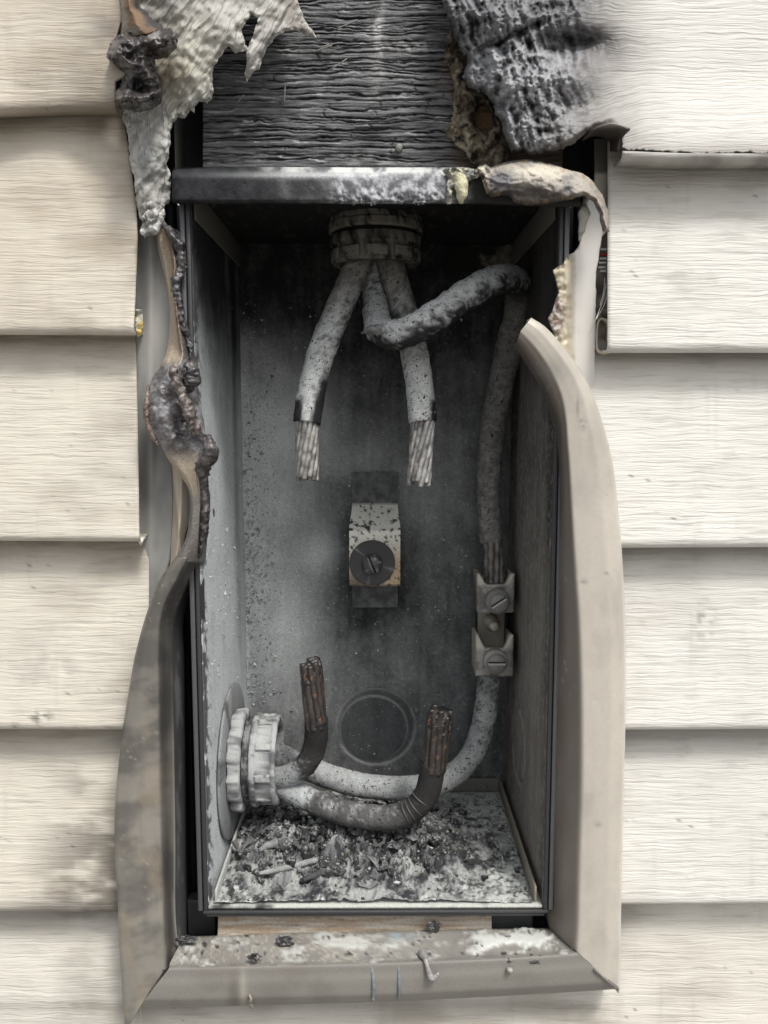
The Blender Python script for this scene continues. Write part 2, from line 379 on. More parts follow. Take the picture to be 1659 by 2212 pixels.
# ------------------------------------------------------------------ siding courses
def course(name, label, uL, uR, vt, vb, yt=.013, yb=-.007, stain_shade=None, base=BEIGE, nu=90, nv=70, warp=None, vtf=None):
    """uL, uR: functions of v or numbers; vt, vb: (at left, at right)"""
    s = np.linspace(0, 1, nu)[None, :]; t = np.linspace(0, 1, nv)[:, None]
    vtop = vt[0] + (vt[1] - vt[0]) * s
    if vtf is not None: vtop = np.maximum(vtop, vtf(uL + (uR - uL) * s))
    vbot = vb[0] + (vb[1] - vb[0]) * s
    v_ = vtop + (vbot - vtop) * t
    l = uL(v_) if callable(uL) else np.full_like(v_, uL); r = uR(v_) if callable(uR) else np.full_like(v_, uR)
    u_ = l + (r - l) * s
    v0_ = vt[0] + (vt[1] - vt[0]) * s; Y = yt + (yb - yt) * (v_ - v0_) / (vbot - v0_) + .0006 * F2(u_, v_, 160, 3)
    if warp is not None: Y = Y + warp(u_, v_)
    pt = P(u_, v_, Y)
    last = pt[-1]; nose = []
    rr = .0045
    for an in (25, 50, 75, 90): nose.append(last + np.array([0, rr * (1 - math.cos(math.radians(an))), -rr * math.sin(math.radians(an))]))
    nose.append(last + np.array([0, rr + .003, -rr + .0004])); nose.append(last + np.array([0, yt - yb + .002, -rr + .002]))
    pt = np.concatenate([pt, np.array(nose)]); uu = np.concatenate([u_] + [u_[-1:]] * 6); vv = np.concatenate([v_] + [v_[-1:] + k for k in (5, 9, 13, 16, 20, 30)])
    col = base * (1 + .06 * F2(uu, vv, 240, 5)[..., None]) * np.ones(uu.shape + (1,))
    edge = np.concatenate([np.repeat(vbot, nv, 0), np.repeat(vbot, 6, 0)]) - vv
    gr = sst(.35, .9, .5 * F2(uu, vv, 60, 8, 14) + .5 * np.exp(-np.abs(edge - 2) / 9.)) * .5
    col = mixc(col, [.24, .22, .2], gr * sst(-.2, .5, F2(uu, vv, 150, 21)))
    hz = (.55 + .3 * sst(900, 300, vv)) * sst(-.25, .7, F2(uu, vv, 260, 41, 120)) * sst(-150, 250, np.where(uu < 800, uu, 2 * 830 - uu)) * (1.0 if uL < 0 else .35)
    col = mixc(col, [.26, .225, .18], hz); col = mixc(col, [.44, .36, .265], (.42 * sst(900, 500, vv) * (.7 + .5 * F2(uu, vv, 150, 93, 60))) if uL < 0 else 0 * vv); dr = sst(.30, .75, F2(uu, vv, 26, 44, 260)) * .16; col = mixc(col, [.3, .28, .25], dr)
    fl = sst(.56, .66, F2(uu, vv, 6, 47)) * sst(.1, .5, F2(uu, vv, 120, 48)); col = mixc(col, [.10, .095, .09], .75 * fl)
    if stain_shade is not None: col = stain_shade(uu, vv, col)
    q = np.stack([uu, -(vv + 3.6 * F2(uu, vv, 80, 91, 40) + 1.6 * F2(uu, vv, 30, 92, 20))], -1) * .000278 + np.array([vt[0] * .37, vt[0] * .11])
    v2, f2 = solid_grid(pt, .0012)
    o = build(name, v2, f2, M_SID, None, np.concatenate([col.reshape(-1, 3), col.reshape(-1, 3) * .9]), np.concatenate([q.reshape(-1, 2)] * 2))
    return tag(o, label, 'siding', 'vinyl siding courses')
BROWN = np.array([.20, .165, .13]); GREYS = np.array([.22, .215, .21])
def stain_shade_left(k):
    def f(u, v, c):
        # brown smoke stain plus painted shade just under the lap and drifting soot near the burnt frame
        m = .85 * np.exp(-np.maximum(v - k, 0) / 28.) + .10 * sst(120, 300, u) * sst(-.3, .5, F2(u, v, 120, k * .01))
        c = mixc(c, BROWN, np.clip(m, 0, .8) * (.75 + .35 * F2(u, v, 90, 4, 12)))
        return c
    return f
def s1(u, v, c):
    d = np.hypot((u - 262) / 1.2, v - 60)
    m = np.clip(.75 * np.exp(-d / 55.) + .35 * sst(150, 250, u) * sst(.0, .6, F2(u, v, 90, 31) + .2), 0, .9)
    c = mixc(c, [.11, .095, .085], m)
    c = mixc(c, [.30, .25, .19], .5 * sst(60, 240, u) * sst(-.4, .4, F2(u, v, 130, 77, 40) + .3)); return mixc(c, [.13, .10, .075], .75 * sst(196, 244, v + .03 * u) * sst(-160, 160, u))
def s2(u, v, c):
    m = .65 * np.exp(-np.maximum(v - 262, 0) / 26.) + .3 * np.exp(-np.abs(v - 283) / 10.) + .22 * sst(180, 290, u) * np.exp(-np.maximum(v - 300, 0) / 200.)  # brown smoke band that also carries the lap shadow as colour
    return mixc(c, [.16, .125, .085], np.clip(m, 0, .85) * (.85 + .4 * F2(u, v, 90, 4, 10)))
def speckles(u, v, c, pts):
    for (a_, b_, ru, rv, k) in pts: c = mixc(c, [.05, .05, .05], np.clip(k * blob(u, v, a_, b_, ru, rv) * sst(-.1, .4, F2(u, v, 16, a_)), 0, .8))
    return c
def s4(u, v, c):
    c = stain_shade_left(1178)(u, v, c); c = mixc(c, [.3, .28, .26], .45 * blob(u, v, 100, 1460, 120, 90) * sst(-.2, .5, F2(u, v, 70, 3)))
    return speckles(u, v, c, [(85, 1550, 26, 14, .9), (20, 1568, 30, 6, .9), (200, 1572, 40, 5, .6)])
def s5(u, v, c):
    c = stain_shade_left(1588)(u, v, c); m = .75 * sst(-.1, .6, F2(u, v, 130, 13, 60) + .8 * blob(u, v, 150, 1850, 130, 110)) * sst(60, 260, u + .3 * (v - 1700))
    c = mixc(c, [.09, .075, .06], np.clip(m, 0, .75)); return mixc(c, [.07, .065, .06], .7 * blob(u, v, 120, 1960, 160, 16))
def s6(u, v, c):
    m = .6 * sst(300, 120, u) * sst(80, 240, u) * sst(-.2, .4, F2(u, v, 120, 17, 50)) + .5 * np.exp(-np.maximum(v - 1982, 0) / 18.) * sst(900, 0, u)  # sooty patch at the left, and painted shade below the lap
    m = m + .45 * sst(2150, 2175, v) * sst(1340, 1200, u) * np.exp(-np.maximum(v - 2170, 0) / 28.)  # shadow of the trim's bottom edge painted onto the course
    return mixc(c, [.13, .115, .095], np.clip(m, 0, .8))
def e1(v): return lerp([-250, 0, 40, 75, 120, 140, 160, 167, 175, 240, 300], [262, 262, 262, 252, 240, 262, 273, 262, 248, 247, 246], v)
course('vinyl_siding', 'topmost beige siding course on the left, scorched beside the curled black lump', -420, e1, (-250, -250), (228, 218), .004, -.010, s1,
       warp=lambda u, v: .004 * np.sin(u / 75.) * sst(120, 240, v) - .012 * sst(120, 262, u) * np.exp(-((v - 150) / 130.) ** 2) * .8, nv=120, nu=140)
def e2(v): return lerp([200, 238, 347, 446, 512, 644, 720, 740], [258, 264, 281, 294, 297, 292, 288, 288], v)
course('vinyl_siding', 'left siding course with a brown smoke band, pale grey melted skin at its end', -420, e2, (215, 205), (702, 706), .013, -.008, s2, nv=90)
course('vinyl_siding', 'left siding course ending on the grey flange beside the purple burnt lump', -420, lambda v: lerp([690, 735, 900, 1175], [290, 293, 297, 301], v), (690, 694), (1152, 1156), .013, -.008, stain_shade_left(735), nv=90)
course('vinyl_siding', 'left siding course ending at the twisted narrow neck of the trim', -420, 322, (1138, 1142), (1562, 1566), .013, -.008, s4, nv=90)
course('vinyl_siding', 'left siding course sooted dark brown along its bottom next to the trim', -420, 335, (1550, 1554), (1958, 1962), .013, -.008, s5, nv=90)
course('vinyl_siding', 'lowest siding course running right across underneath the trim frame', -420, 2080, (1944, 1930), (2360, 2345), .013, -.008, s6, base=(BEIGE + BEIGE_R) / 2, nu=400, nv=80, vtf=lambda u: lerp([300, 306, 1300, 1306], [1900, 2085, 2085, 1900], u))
course('vinyl_siding', 'siding course just below the frame bottom course, mostly out of view', -420, 2080, (2348, 2332), (2740, 2725), .013, -.008, None, base=BEIGE, nu=100, nv=50) if False else None
def sr(k):
    def f(u, v, c): return mixc(c, [.25, .235, .215], np.clip(.66 * np.exp(-np.maximum(v - k, 0) / 18.) + .25 * sst(.2, .7, F2(u, v, 90, k, 30)), 0, .7))  # lap shadow and soot painted as one fading band, plus random patches
    return f
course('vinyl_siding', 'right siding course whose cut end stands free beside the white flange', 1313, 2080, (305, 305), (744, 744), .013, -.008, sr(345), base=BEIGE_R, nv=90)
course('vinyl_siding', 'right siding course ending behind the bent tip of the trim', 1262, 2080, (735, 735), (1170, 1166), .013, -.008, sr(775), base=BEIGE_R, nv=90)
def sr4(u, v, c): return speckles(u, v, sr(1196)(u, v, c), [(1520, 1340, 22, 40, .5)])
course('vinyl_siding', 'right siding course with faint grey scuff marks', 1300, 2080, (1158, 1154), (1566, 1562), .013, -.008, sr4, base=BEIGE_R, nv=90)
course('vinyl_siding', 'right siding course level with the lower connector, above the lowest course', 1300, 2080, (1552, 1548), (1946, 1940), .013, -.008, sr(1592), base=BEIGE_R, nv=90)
# blank-looking but real backing of the gap beside the right flange
sheet('siding_lip', [(1284, 300), (1318, 300), (1318, 770), (1284, 770)], lambda u, v, e: .016 + 0 * u, lambda u, v, e, Y: mixc([.40, .36, .31], [.09, .08, .07], sst(.0, .5, F2(u, v, 60, 5) + sst(420, 330, v))), M_FLANGE, 6, .0015, jag=0)
tag(bpy.data.objects['siding_lip'], 'narrow vinyl nailing hem in the gap left of the free siding end', 'siding hem')
hk = np.array([P(u, v, y) for u, v, y in [(1316, 735, .004), (1316, 700, .006), (1300, 690, .008), (1293, 705, .008), (1292, 745, .007), (1298, 758, .004), (1318, 760, -.002)]])
hp = even(hk, 40)[0]; g = np.stack([hp, hp + np.array([0, .014, 0])], 1); v2, f2 = solid_grid(g, .001)
tag(build('siding_hook', v2, f2, M_FLANGE, None, np.array([.45, .41, .34])), 'curled interlocking hook at the cut end of a siding course', 'siding hook')
# torn white tab on the left
v2, f2 = solid_grid(np.array([[P(300, 1160, -.004), P(308, 1161, -.004), P(315, 1160, -.002)], [P(300, 1172, -.006), P(306, 1178, -.007), P(314, 1166, -.002)]]), .001)
tag(build('vinyl_tab', v2, f2, M_TRIM, None, np.array([.62, .6, .56])), 'small torn white vinyl tab at the end of a left siding course', 'vinyl tab')

# ------------------------------------------------------------------ top right: warped and charred siding course
R1 = [(950, -250), (955, 0), (963, 22), (980, 62), (998, 110), (1011, 128), (998, 163), (1011, 189), (1046, 198), (1068, 229), (1086, 273), (1104, 326), (1148, 332), (1200, 326), (1231, 317), (1258, 295), (1288, 277), (1324, 267),
      (1345, 290), (1345, 322), (1480, 330), (2080, 330), (2080, -250)]
def r1y(u, v, e):
    k = sst(1330, 1180, u)
    base = .004 - .012 * (v + 100) / 430.
    lob = -.020 * blob(u, v, 1090, 25, 130, 60) - .024 * blob(u, v, 1110, 170, 85, 110) - .012 * blob(u, v, 1180, 290, 80, 50)
    cr = .011 * np.exp(-((v - (98 - .45 * (u - 1068)) + 22 * F2(u, v, 45, 15)) / (9. + 5 * F2(u, v, 30, 16))) ** 2) * sst(1020, 1060, u) * sst(1190, 1130, u)
    dent = (.020 + .004 * R2(u, v, 22, 8)) * blob(u + 10 * F2(u, v, 30, 3), v + 8 * F2(u, v, 30, 9), 1225, 92, 60, 24) - .012 * blob(u, v, 1230, 165, 60, 40)
    rg = (-.0045 * R2(u + .35 * v, v, 46, 2, 30, o=3) - .0016 * R2(u + .3 * v, v, 15, 5, 11, o=3) + .0064 * F2(u - .3 * v + 14 * F2(u, v, 60, 3), v, 26, 18, 110, o=2) + .0034 * F2(u - .2 * v + 8 * F2(u, v, 30, 4), v, 11, 28, 42, o=2) - .0012 * F2(u, v, 7, 29) * sst(110, 150, v)) * sst(1310, 1140, u)
    val = .010 * np.exp(-((u - (1085 - .25 * (v - 150))) / 9.) ** 2) * sst(120, 160, v) * sst(260, 200, v)
    curl = .012 * sst(12, 0, e) * sst(1350, 1200, u)
    return base + lob + cr + dent + rg + val + curl - .006 * sst(1200, 1400, u) * sst(150, 330, v)
def r1c(u, v, e, Y):
    gr = sst(-.7, 1.0, .7 * R2(u + .35 * v, v, 46, 2, 30, o=3) + .4 * R2(u + .3 * v, v, 15, 5, 11, o=3) - .6 * F2(u - .3 * v + 14 * F2(u, v, 60, 3), v, 26, 18, 110, o=2) - .6 * F2(u - .2 * v + 8 * F2(u, v, 30, 4), v, 11, 28, 42, o=2) + .3 * F2(u, v, 6, 6))
    ch = mixc([.022, .023, .025], [.30, .305, .32], gr ** 1.8); ch = ch * (1 - .35 * sst(120, 40, v + 20 * F2(u, v, 50, 22)))[:, None]
    ch = mixc(ch, [.02, .02, .022], sst(20, 0, e) * .5)
    m = sst(1335, 1165, u + 45 * F2(u, v, 120, 9) + .10 * (v - 120) - 60 * blob(u, v, 1235, 95, 80, 40) - 25 * sst(80, 0, v))
    mid = mixc(BEIGE_R * .95, [.14, .13, .125], np.clip(sst(1500, 1200, u + 60 * F2(u, v, 130, 4)) * .9 + .5 * blob(u, v, 1265, 100, 90, 40), 0, 1))
    c = mixc(mid, ch, m)
    edge = 1.3 * np.exp(-np.abs(v - 328) / 16.) * sst(1330, 1380, u)
    return mixc(c, [.22, .2, .18], .6 * edge)
def r1uv(u, v):
    k = sst(1450, 1150, u)
    return np.stack([u, -(v + 5 * F2(u, v, 80, 91, 40) + k * (40 * F2(u, v, 190, 6) - 70 * blob(u, v, 1300, 290, 110, 90) + 30 * blob(u, v, 1230, 100, 100, 60)))], -1) * .000278
o = sheet('vinyl_siding', R1, r1y, r1c, M_SID, 3.0, .0013, jag=4.5, seed=4, uvfn=r1uv)
tag(o, 'topmost right siding course, melted into a crumpled grey charred mass at its left end', 'siding', 'vinyl siding courses')
# rolled bottom lip of that course
q = np.array([P(1345, 326, -.0145), P(1500, 331, -.0145), P(1760, 331, -.0145), P(2080, 331, -.0145)]); q = even(q, 120)[0]
rows = [q + np.array([0, .0045 * (1 - math.cos(math.radians(an))) , -.0045 * math.sin(math.radians(an))]) for an in (0, 25, 50, 75, 90)] + [q + np.array([0, .018, -.0035])]
v2, f2 = solid_grid(np.array(rows), .001); lip_c = mixc(np.tile(BEIGE_R * .7, (len(v2), 1)), [.12, .105, .095], sst(-.4, .4, F2(v2[:, 0] * 3600, v2[:, 2] * 3600, 90, 3)) * .6)
build('rolled_lip', v2, f2, M_SID, o, lip_c, np.stack([v2[:, 0], v2[:, 2] + v2[:, 1]], -1))
# curled dark corner
kp = [[P(1256, 300, -.002), P(1285, 276, -.012), P(1324, 265, -.022), P(1362, 277, -.022)], [P(1285, 290, .004), P(1300, 285, -.004), P(1332, 282, -.012), P(1350, 292, -.016)],
      [P(1318, 300, .010), P(1328, 300, .004), P(1336, 300, -.006), P(1342, 304, -.012)], [P(1322, 326, .010), P(1326, 327, .004), P(1332, 328, -.004), P(1338, 326, -.010)]]
g = crom(np.array(kp), 24); g = np.stack([crom(r, 30) for r in g]); v2, f2 = solid_grid(g, .0012)
uu, vv = uv_of(v2); build('curled_corner', v2, f2, M_MELT, o, mixc(np.tile([.07, .06, .055], (len(v2), 1)), [.32, .29, .26], sst(281, 268, vv) * .8))

# ------------------------------------------------------------------ charred board
def board():
    us = np.linspace(438, 1215, 360); vs_ = np.linspace(-150, 385, 400); u, v = np.meshgrid(us, vs_)
    vw = v + 9 * F2(u, v, 170, 2, 50) + 4.5 * F2(u, v, 60, 3, 18) + 2 * F2(u, v, 22, 31, 12)
    b = np.cumsum(RNG.choice([5, 7, 8, 10, 12, 15, 18], 90)) - 200.0
    i = np.searchsorted(b, vw); i = np.clip(i, 1, len(b) - 1); d0 = vw - b[i - 1]; d1 = b[i] - vw
    def st(k): return .25 + .75 * sst(-.35, .25, N2(u, k * 13.7, 90, 5, 1.0) + .2 * N2(u, k * 5.1, 30, 9, 1.))
    w = 1.9
    cr = np.maximum(np.exp(-(d0 / w) ** 2) * st(i - 1), np.exp(-(d1 / w) ** 2) * st(i))
    # cross cracks, a different place in every strip
    ph = RNG.uniform(0, 200, len(b)); pl = RNG.uniform(80, 330, len(b))
    uw = u + 8 * F2(u, v, 18, 8); dx = np.abs(((uw + ph[i]) / pl[i]) % 1 - .5) * pl[i]
    cr = np.maximum(cr, .7 * np.exp(-(dx / 1.5) ** 2) * sst(-.2, .2, N2(u, v, 40, 71)))
    lng = sst(.25, .5, N2(u, v, 26, 61, 5)); cr = cr * (1 - .6 * lng)
    tone = (RNG.uniform(-.5, .5, len(b)))[i]
    fine = F2(u, v, 60, 4, 3.2, o=3)
    dome = np.clip(np.minimum(d0, d1) / 7., 0, 1)
    Y = .020 + .0015 * cr - .0003 * dome - .0005 * fine - .0008 * tone + .002 * F2(u, v, 240, 12)
    pt = P(u, v, Y)
    c = mixc([.040, .041, .044], [.19, .193, .20], np.clip(.42 + .75 * fine + .35 * tone + .35 * F2(u, v, 120, 14), 0, 1))
    c = mixc(c, [.010, .010, .011], np.clip(cr * 1.1, 0, 1))
    wl = np.exp(-((d0 - 3.6) / 1.1) ** 2) * sst(.15, .55, F2(u, v, 55, 15, 25))
    c = mixc(c, [.46, .47, .47], wl * .75)
    pale = .9 * blob(u, v, 818, 60, 16, 110) * sst(-.7, .4, F2(u, v, 20, 3)) + .65 * blob(u, v, 880, 102, 42, 16) * sst(-.3, .4, F2(u, v, 14, 2)) + .5 * blob(u, v, 815, 345, 60, 20) * sst(-.3, .4, F2(u, v, 25, 2))
    c = mixc(c, [.42, .42, .41], np.clip(pale, 0, .8))
    c = mixc(c, [.115, .08, .055], .7 * sst(940, 1010, u + 30 * F2(u, v, 60, 3)) * sst(40, 120, v))
    c = mixc(c, [.45, .45, .44], .7 * sst(355, 372, v + 6 * F2(u, v, 40, 7)) * sst(520, 620, u))
    v2, f2 = solid_grid(pt, .012, const=True)
    t = empty('charred_board', P(780, 370, .02), 'charred black plywood board with cracked horizontal grain above the meter box', 'board')
    build('panel', v2, f2, M_CHARWOOD, t, np.concatenate([c.reshape(-1, 3), c.reshape(-1, 3) * .5]))
    # nail head and staples left in the board
    for (u0, v0) in ((862, 318),):
        q = P(u0, v0, .0165); vv_, ff_ = lathe([(.0001, -.001), (.0018, -.001), (.0022, 0), (.0022, .003)], q, 'Y', 20, close=False); build('nail', vv_, ff_, M_METAL, t, np.array([.2, .19, .18]))
    for (u0, v0, u1, v1) in ((512, 222, 526, 206), (690, 105, 710, 96), (728, 62, 770, 44), (715, 150, 748, 128), (678, 112, 716, 98), (616, 188, 614, 222)):
        vv_, ff_, *_ = tube(np.array([P(u0, v0, .018), P(u0, v0, .0145), P((u0 + u1) / 2, (v0 + v1) / 2, .0138), P(u1, v1, .0145), P(u1, v1, .018)]), .0004, 8, 16)
        build('staple', vv_, ff_, M_METAL, t, np.array([.20, .19, .175]))
board()

# brown blistered crust between board and melted siding
CR = [(972, 62), (992, 118), (1002, 160), (1012, 192), (1050, 200), (1080, 250), (1100, 330), (1090, 366), (1050, 372), (1020, 352), (1000, 322), (972, 300), (962, 288), (978, 250), (980, 180), (968, 140), (958, 100)]
HO = [(1022, 240), (1036, 226), (1052, 228), (1066, 250), (1066, 276), (1048, 290), (1030, 276)]
o = sheet('blistered_paper', CR, lambda u, v, e: .013 - .006 * sst(-.4, .6, F2(u, v, 30, 3)) - .004 * R2(u, v, 18, 5) + .003 * sst(8, 0, e),
      lambda u, v, e, Y: mixc(mixc([.10, .075, .05], [.34, .30, .22], sst(-.2, .7, F2(u, v, 18, 8) + .8 * blob(u, v, 1010, 300, 30, 30))), [.015, .014, .014], np.clip(sst(.1, .5, F2(u, v, 22, 12)) + blob(u, v, 1040, 245, 34, 40), 0, 1)), M_FOAM, 3, .0015, holes=[HO], jag=3.5, seed=2)
tag(o, 'brown blistered scorched paper with a hole, between charred board and crumpled siding', 'burnt paper')
v2, f2 = solid_grid(P(*np.meshgrid(np.linspace(1015, 1075, 14), np.linspace(215, 300, 18)), .0172), .002); uu, vv = uv_of(v2)
tag(build('wood_shim', v2, f2, M_WOOD, None, mixc(np.tile([.16, .10, .06], (len(v2), 1)), [.05, .03, .02], sst(.2, .6, F2(uu, vv, 40, 1, 5)))), 'brown bare wood seen through the hole in the blistered paper', 'wood')

# ------------------------------------------------------------------ top left: melted hanging skin and charred curl
SK = [(262, -250), (648, -250), (641, 0), (647, 19), (657, 42), (673, 64), (684, 82), (660, 74), (641, 64), (615, 64), (596, 77), (583, 96), (567, 122), (561, 147), (548, 152), (533, 178), (529, 157), (533, 134), (532, 109), (519, 112), (509, 117), (497, 98), (484, 106),
      (471, 125), (461, 147), (457, 173), (460, 192), (458, 211), (445, 221), (429, 219), (420, 230), (420, 246), (410, 237), (397, 256), (385, 250), (373, 266), (364, 285), (367, 307), (365, 333), (361, 352), (367, 378), (369, 403), (367, 438), (357, 442), (356, 464),
      (346, 490), (333, 509), (311, 512), (303, 502), (309, 480), (298, 464), (295, 442), (292, 400), (284, 362), (277, 320), (274, 288), (264, 250), (262, 190), (262, 60)]
SH = [(522, 61), (532, 42), (545, 30), (557, 35), (551, 61), (545, 86), (535, 103), (525, 80)]
def sky_y(u, v, e):
    rip = F2(u * .8 + v * .6 + 14 * F2(u, v, 80, 1), v * .5 - u * .35, 15, 3, 120, o=2)
    Y = -.004 - .012 * sst(300, 420, u) * sst(250, 100, v) + .012 * sst(520, 660, u) + .006 * F2(u, v, 120, 6) - .0013 * rip
    Y = Y - .0012 * sst(190, 260, v) * R2(u, v, 26, 7) - .005 * blob(u, v, 318, 480, 22, 20) * (1 + R2(u, v, 14, 9)) - .004 * blob(u, v, 440, 200, 30, 30)
    return Y + .004 * sst(10, 0, e) * F2(u, v, 18, 5) + .002 * sst(6, 0, e)
def sky_c(u, v, e, Y):
    rip = F2(u * .8 + v * .6 + 14 * F2(u, v, 80, 1), v * .5 - u * .35, 15, 3, 120, o=2)
    c = mixc([.23, .228, .222], [.52, .508, .47], np.clip(.5 + .5 * F2(u, v, 90, 4) + .25 * rip, 0, 1))
    c = mixc(c, [.47, .44, .345], .45 * blob(u, v, 400, 120, 90, 110))
    c = mixc(c, [.20, .17, .12], .75 * blob(u, v, 365, 165, 45, 40) + .35 * blob(u, v, 335, 130, 35, 70))
    c = mixc(c, [.17, .175, .175], np.clip(sst(180, 240, v + 25 * F2(u, v, 60, 8)) * .55 * sst(-.2, .5, F2(u, v, 30, 2)), 0, 1))
    c = mixc(c, [.55, .57, .56], .55 * sst(.15, .6, F2(u, v, 34, 11)) * sst(180, 260, v))
    c = mixc(c, [.17, .15, .13], .8 * sst(540, 640, u + 20 * F2(u, v, 30, 3)) * sst(-.3, .5, F2(u, v, 22, 5) + .3))
    c = mixc(c, [.05, .045, .04], .6 * sst(.35, .5, N2(u, v, 9, 5)) * sst(30, 5, e))
    for (a_, b_) in ((452, 20), (495, 33), (513, 58), (430, 60), (465, 82), (395, 122), (470, 62)): c = mixc(c, [.06, .055, .05], .9 * blob(u, v, a_, b_, 3, 3.5))
    c = mixc(c, [.11, .105, .095], .6 * sst(.15, .6, F2(u, v, 45, 51)) * sst(-.2, .5, F2(u, v, 9, 52))); return mixc(c, [.62, .62, .58], .5 * sst(3.5, 0, e))
o = sheet('melted_vinyl_sheet', SK, sky_y, sky_c, M_SKIN, 3.0, .0012, holes=[SH], jag=3.0, seed=11, uvfn=lambda u, v: np.stack([v - .4 * u, u + .62 * np.minimum(v, 230) + 16 * F2(u, v, 90, 4)], -1) * .000278)
tag(o, 'pale grey melted vinyl hanging in torn tatters left of the charred board', 'melted vinyl')

for pts, rad in (([(306, 462, -.010), (314, 448, -.014), (326, 444, -.016), (336, 452, -.016), (330, 464, -.018), (318, 466, -.020), (322, 476, -.021)], [.0010, .0018, .0022, .0024, .0020, .0016, .0006]), ([(344, 446, -.008), (346, 470, -.011), (336, 490, -.014), (320, 500, -.016), (308, 500, -.015)], [.0008, .0018, .0024, .0030, .0020])):
    v_, f_, *_ = tube(np.array([P(*q) for q in pts]), rad, 16, 50, lambda p, s, t, n_: .0012 * F3(p, .004, 3) + .0008 * F3(p, .0015, 5)); build('curled_end', v_, f_, M_MELT, o, mixc(np.tile([.22, .21, .2], (len(v_), 1)), [.60, .61, .58], sst(-.3, .5, F3(v_, .005, 4))))
CU = [(228, 122), (238, 92), (252, 78), (273, 69), (300, 70), (327, 62), (349, 62), (369, 60), (379, 74), (377, 93), (359, 109), (340, 118), (328, 118), (330, 138), (340, 160), (346, 192), (343, 214), (321, 228), (295, 235), (270, 228), (247, 222), (249, 200), (262, 180), (274, 162), (262, 147), (244, 134)]
def cu_y(u, v, e):
    return -.020 - .010 * sst(0, 22, e) - .006 * R2(u, v, 40, 3, 26) - .003 * R2(u, v, 13, 6) + .012 * blob(u, v, 300, 190, 26, 22) - .006 * blob(u, v, 350, 84, 26, 20) - .008 * blob(u, v, 275, 208, 40, 16)
def cu_c(u, v, e, Y):
    c = mixc([.010, .009, .009], [.06, .052, .052], sst(-.5, .9, R2(u, v, 34, 3, 24) + .5 * F2(u, v, 12, 4)))
    c = mixc(c, [.28, .27, .26], .8 * sst(.25, .6, F2(u, v, 28, 7) + .5 * blob(u, v, 330, 85, 30, 16) + .6 * blob(u, v, 262, 212, 18, 14)))
    c = mixc(c, [.18, .17, .17], .8 * blob(u, v, 240, 100, 14, 26)); return mixc(c, [.01, .01, .01], .9 * blob(u, v, 295, 185, 26, 18))
tt = empty('charred_curl', P(300, 230, -.02), 'black glossy curled lump of burnt vinyl at the end of the topmost left siding', 'burnt lump')
sheet('lump', CU, cu_y, cu_c, M_CHAR, 3, .006, jag=1.5, seed=5, parent=tt)
rows = [[(258, -120, .0), (262, -120, -.014), (280, -120, -.026), (300, -120, -.022), (308, -120, -.012)], [(256, 0, .0), (264, 0, -.014), (278, 0, -.028), (293, 0, -.024), (300, 0, -.012)], [(256, 30, .0), (268, 30, -.016), (286, 30, -.030), (306, 28, -.026), (316, 26, -.014)],
        [(258, 60, -.006), (272, 58, -.020), (294, 56, -.032), (322, 50, -.030), (334, 46, -.018)], [(262, 84, -.010), (284, 78, -.022), (310, 74, -.032), (338, 66, -.030), (352, 60, -.020)]]
g = loft(rows, 70, 40); v2, f2 = solid_grid(g, .0016); uu, vv = uv_of(v2)
t_ = np.tile(np.concatenate([np.linspace(0, 1, 40)] * 70), 2)
cc = mixc(mixc(np.tile([.33, .29, .24], (len(v2), 1)), [.17, .105, .06], sst(.2, .5, t_ + .12 * F2(uu, vv, 30, 2))), [.05, .045, .045], sst(.62, .8, t_ + .12 * F2(uu, vv, 20, 4)))
cc = mixc(cc, [.4, .36, .31], .8 * blob(uu, vv, 285, 66, 16, 10))
build('rolled_edge', v2 + .0007 * F3(v2, .006)[:, None], f2, M_MELT, tt, cc)

# ------------------------------------------------------------------ meter box
BOX = empty('meter_box', (BW, 0, ZB), 'open burnt out steel meter box coated in soot and ash', 'meter box')
def plane_uv(c0, cu, cv, nu, nv):
    s, t = np.meshgrid(np.linspace(0, 1, nu), np.linspace(0, 1, nv))
    return np.asarray(c0) + (np.asarray(cu) - c0) * s[..., None] + (np.asarray(cv) - c0) * t[..., None]
# back panel
pt = plane_uv((XL - .001, DEP, ZT + .001), (XR + .001, DEP, ZT + .001), (XL - .001, DEP, ZB - .001), 190, 370); u, v = uv_of(pt)
KU, KV, KR = 812, 1570, px(88, DEP); kc = P(KU, KV, DEP)
dk = np.hypot(pt[..., 0] - kc[0], pt[..., 2] - kc[2]); dk2 = np.hypot(pt[..., 0] - kc[0] + .0018, pt[..., 2] - kc[2] + .0018)
pt[..., 1] += .0011 * sst(KR + .0012, KR - .0008, dk) - .0011 * sst(KR * .86 + .001, KR * .86 - .001, dk2) + .0005 * F2(u, v, 300, 2)
den = .04 + .9 * sst(640, 900, v + 40 * F2(u, v, 120, 3)) * (.22 + .75 * sst(760, 540, u) * sst(1650, 1250, v) + .35 * blob(u, v, 640, 900, 90, 120) + .5 * blob(u, v, 695, 1190, 40, 50) + .2 * blob(u, v, 930, 1060, 80, 160) + .25 * blob(u, v, 760, 980, 110, 60) + .5 * sst(545, 525, u) + .2 * blob(u, v, 640, 1420, 90, 120))
den = den - .22 * blob(u, v, 800, 1290, 110, 90) - .12 * blob(u, v, 880, 850, 80, 80) - .3 * blob(u, v, 680, 1040, 60, 30) * .2
den = np.clip(den * (1 + .22 * F2(u, v, 150, 25)) + .08 * F2(u, v, 16, 26, 120) + .10 * F2(u, v, 60, 5) + .07 * F2(u, v, 9, 6), 0, 1)
c = mixc([.013, .0142, .0152], [.54, .565, .568], den ** 1.2)
c = mixc(c, [.45, .47, .46], .5 * sst(.46, .62, F2(u, v, 7, 9)) * sst(650, 900, v) * np.clip(den * 2, 0, 1))
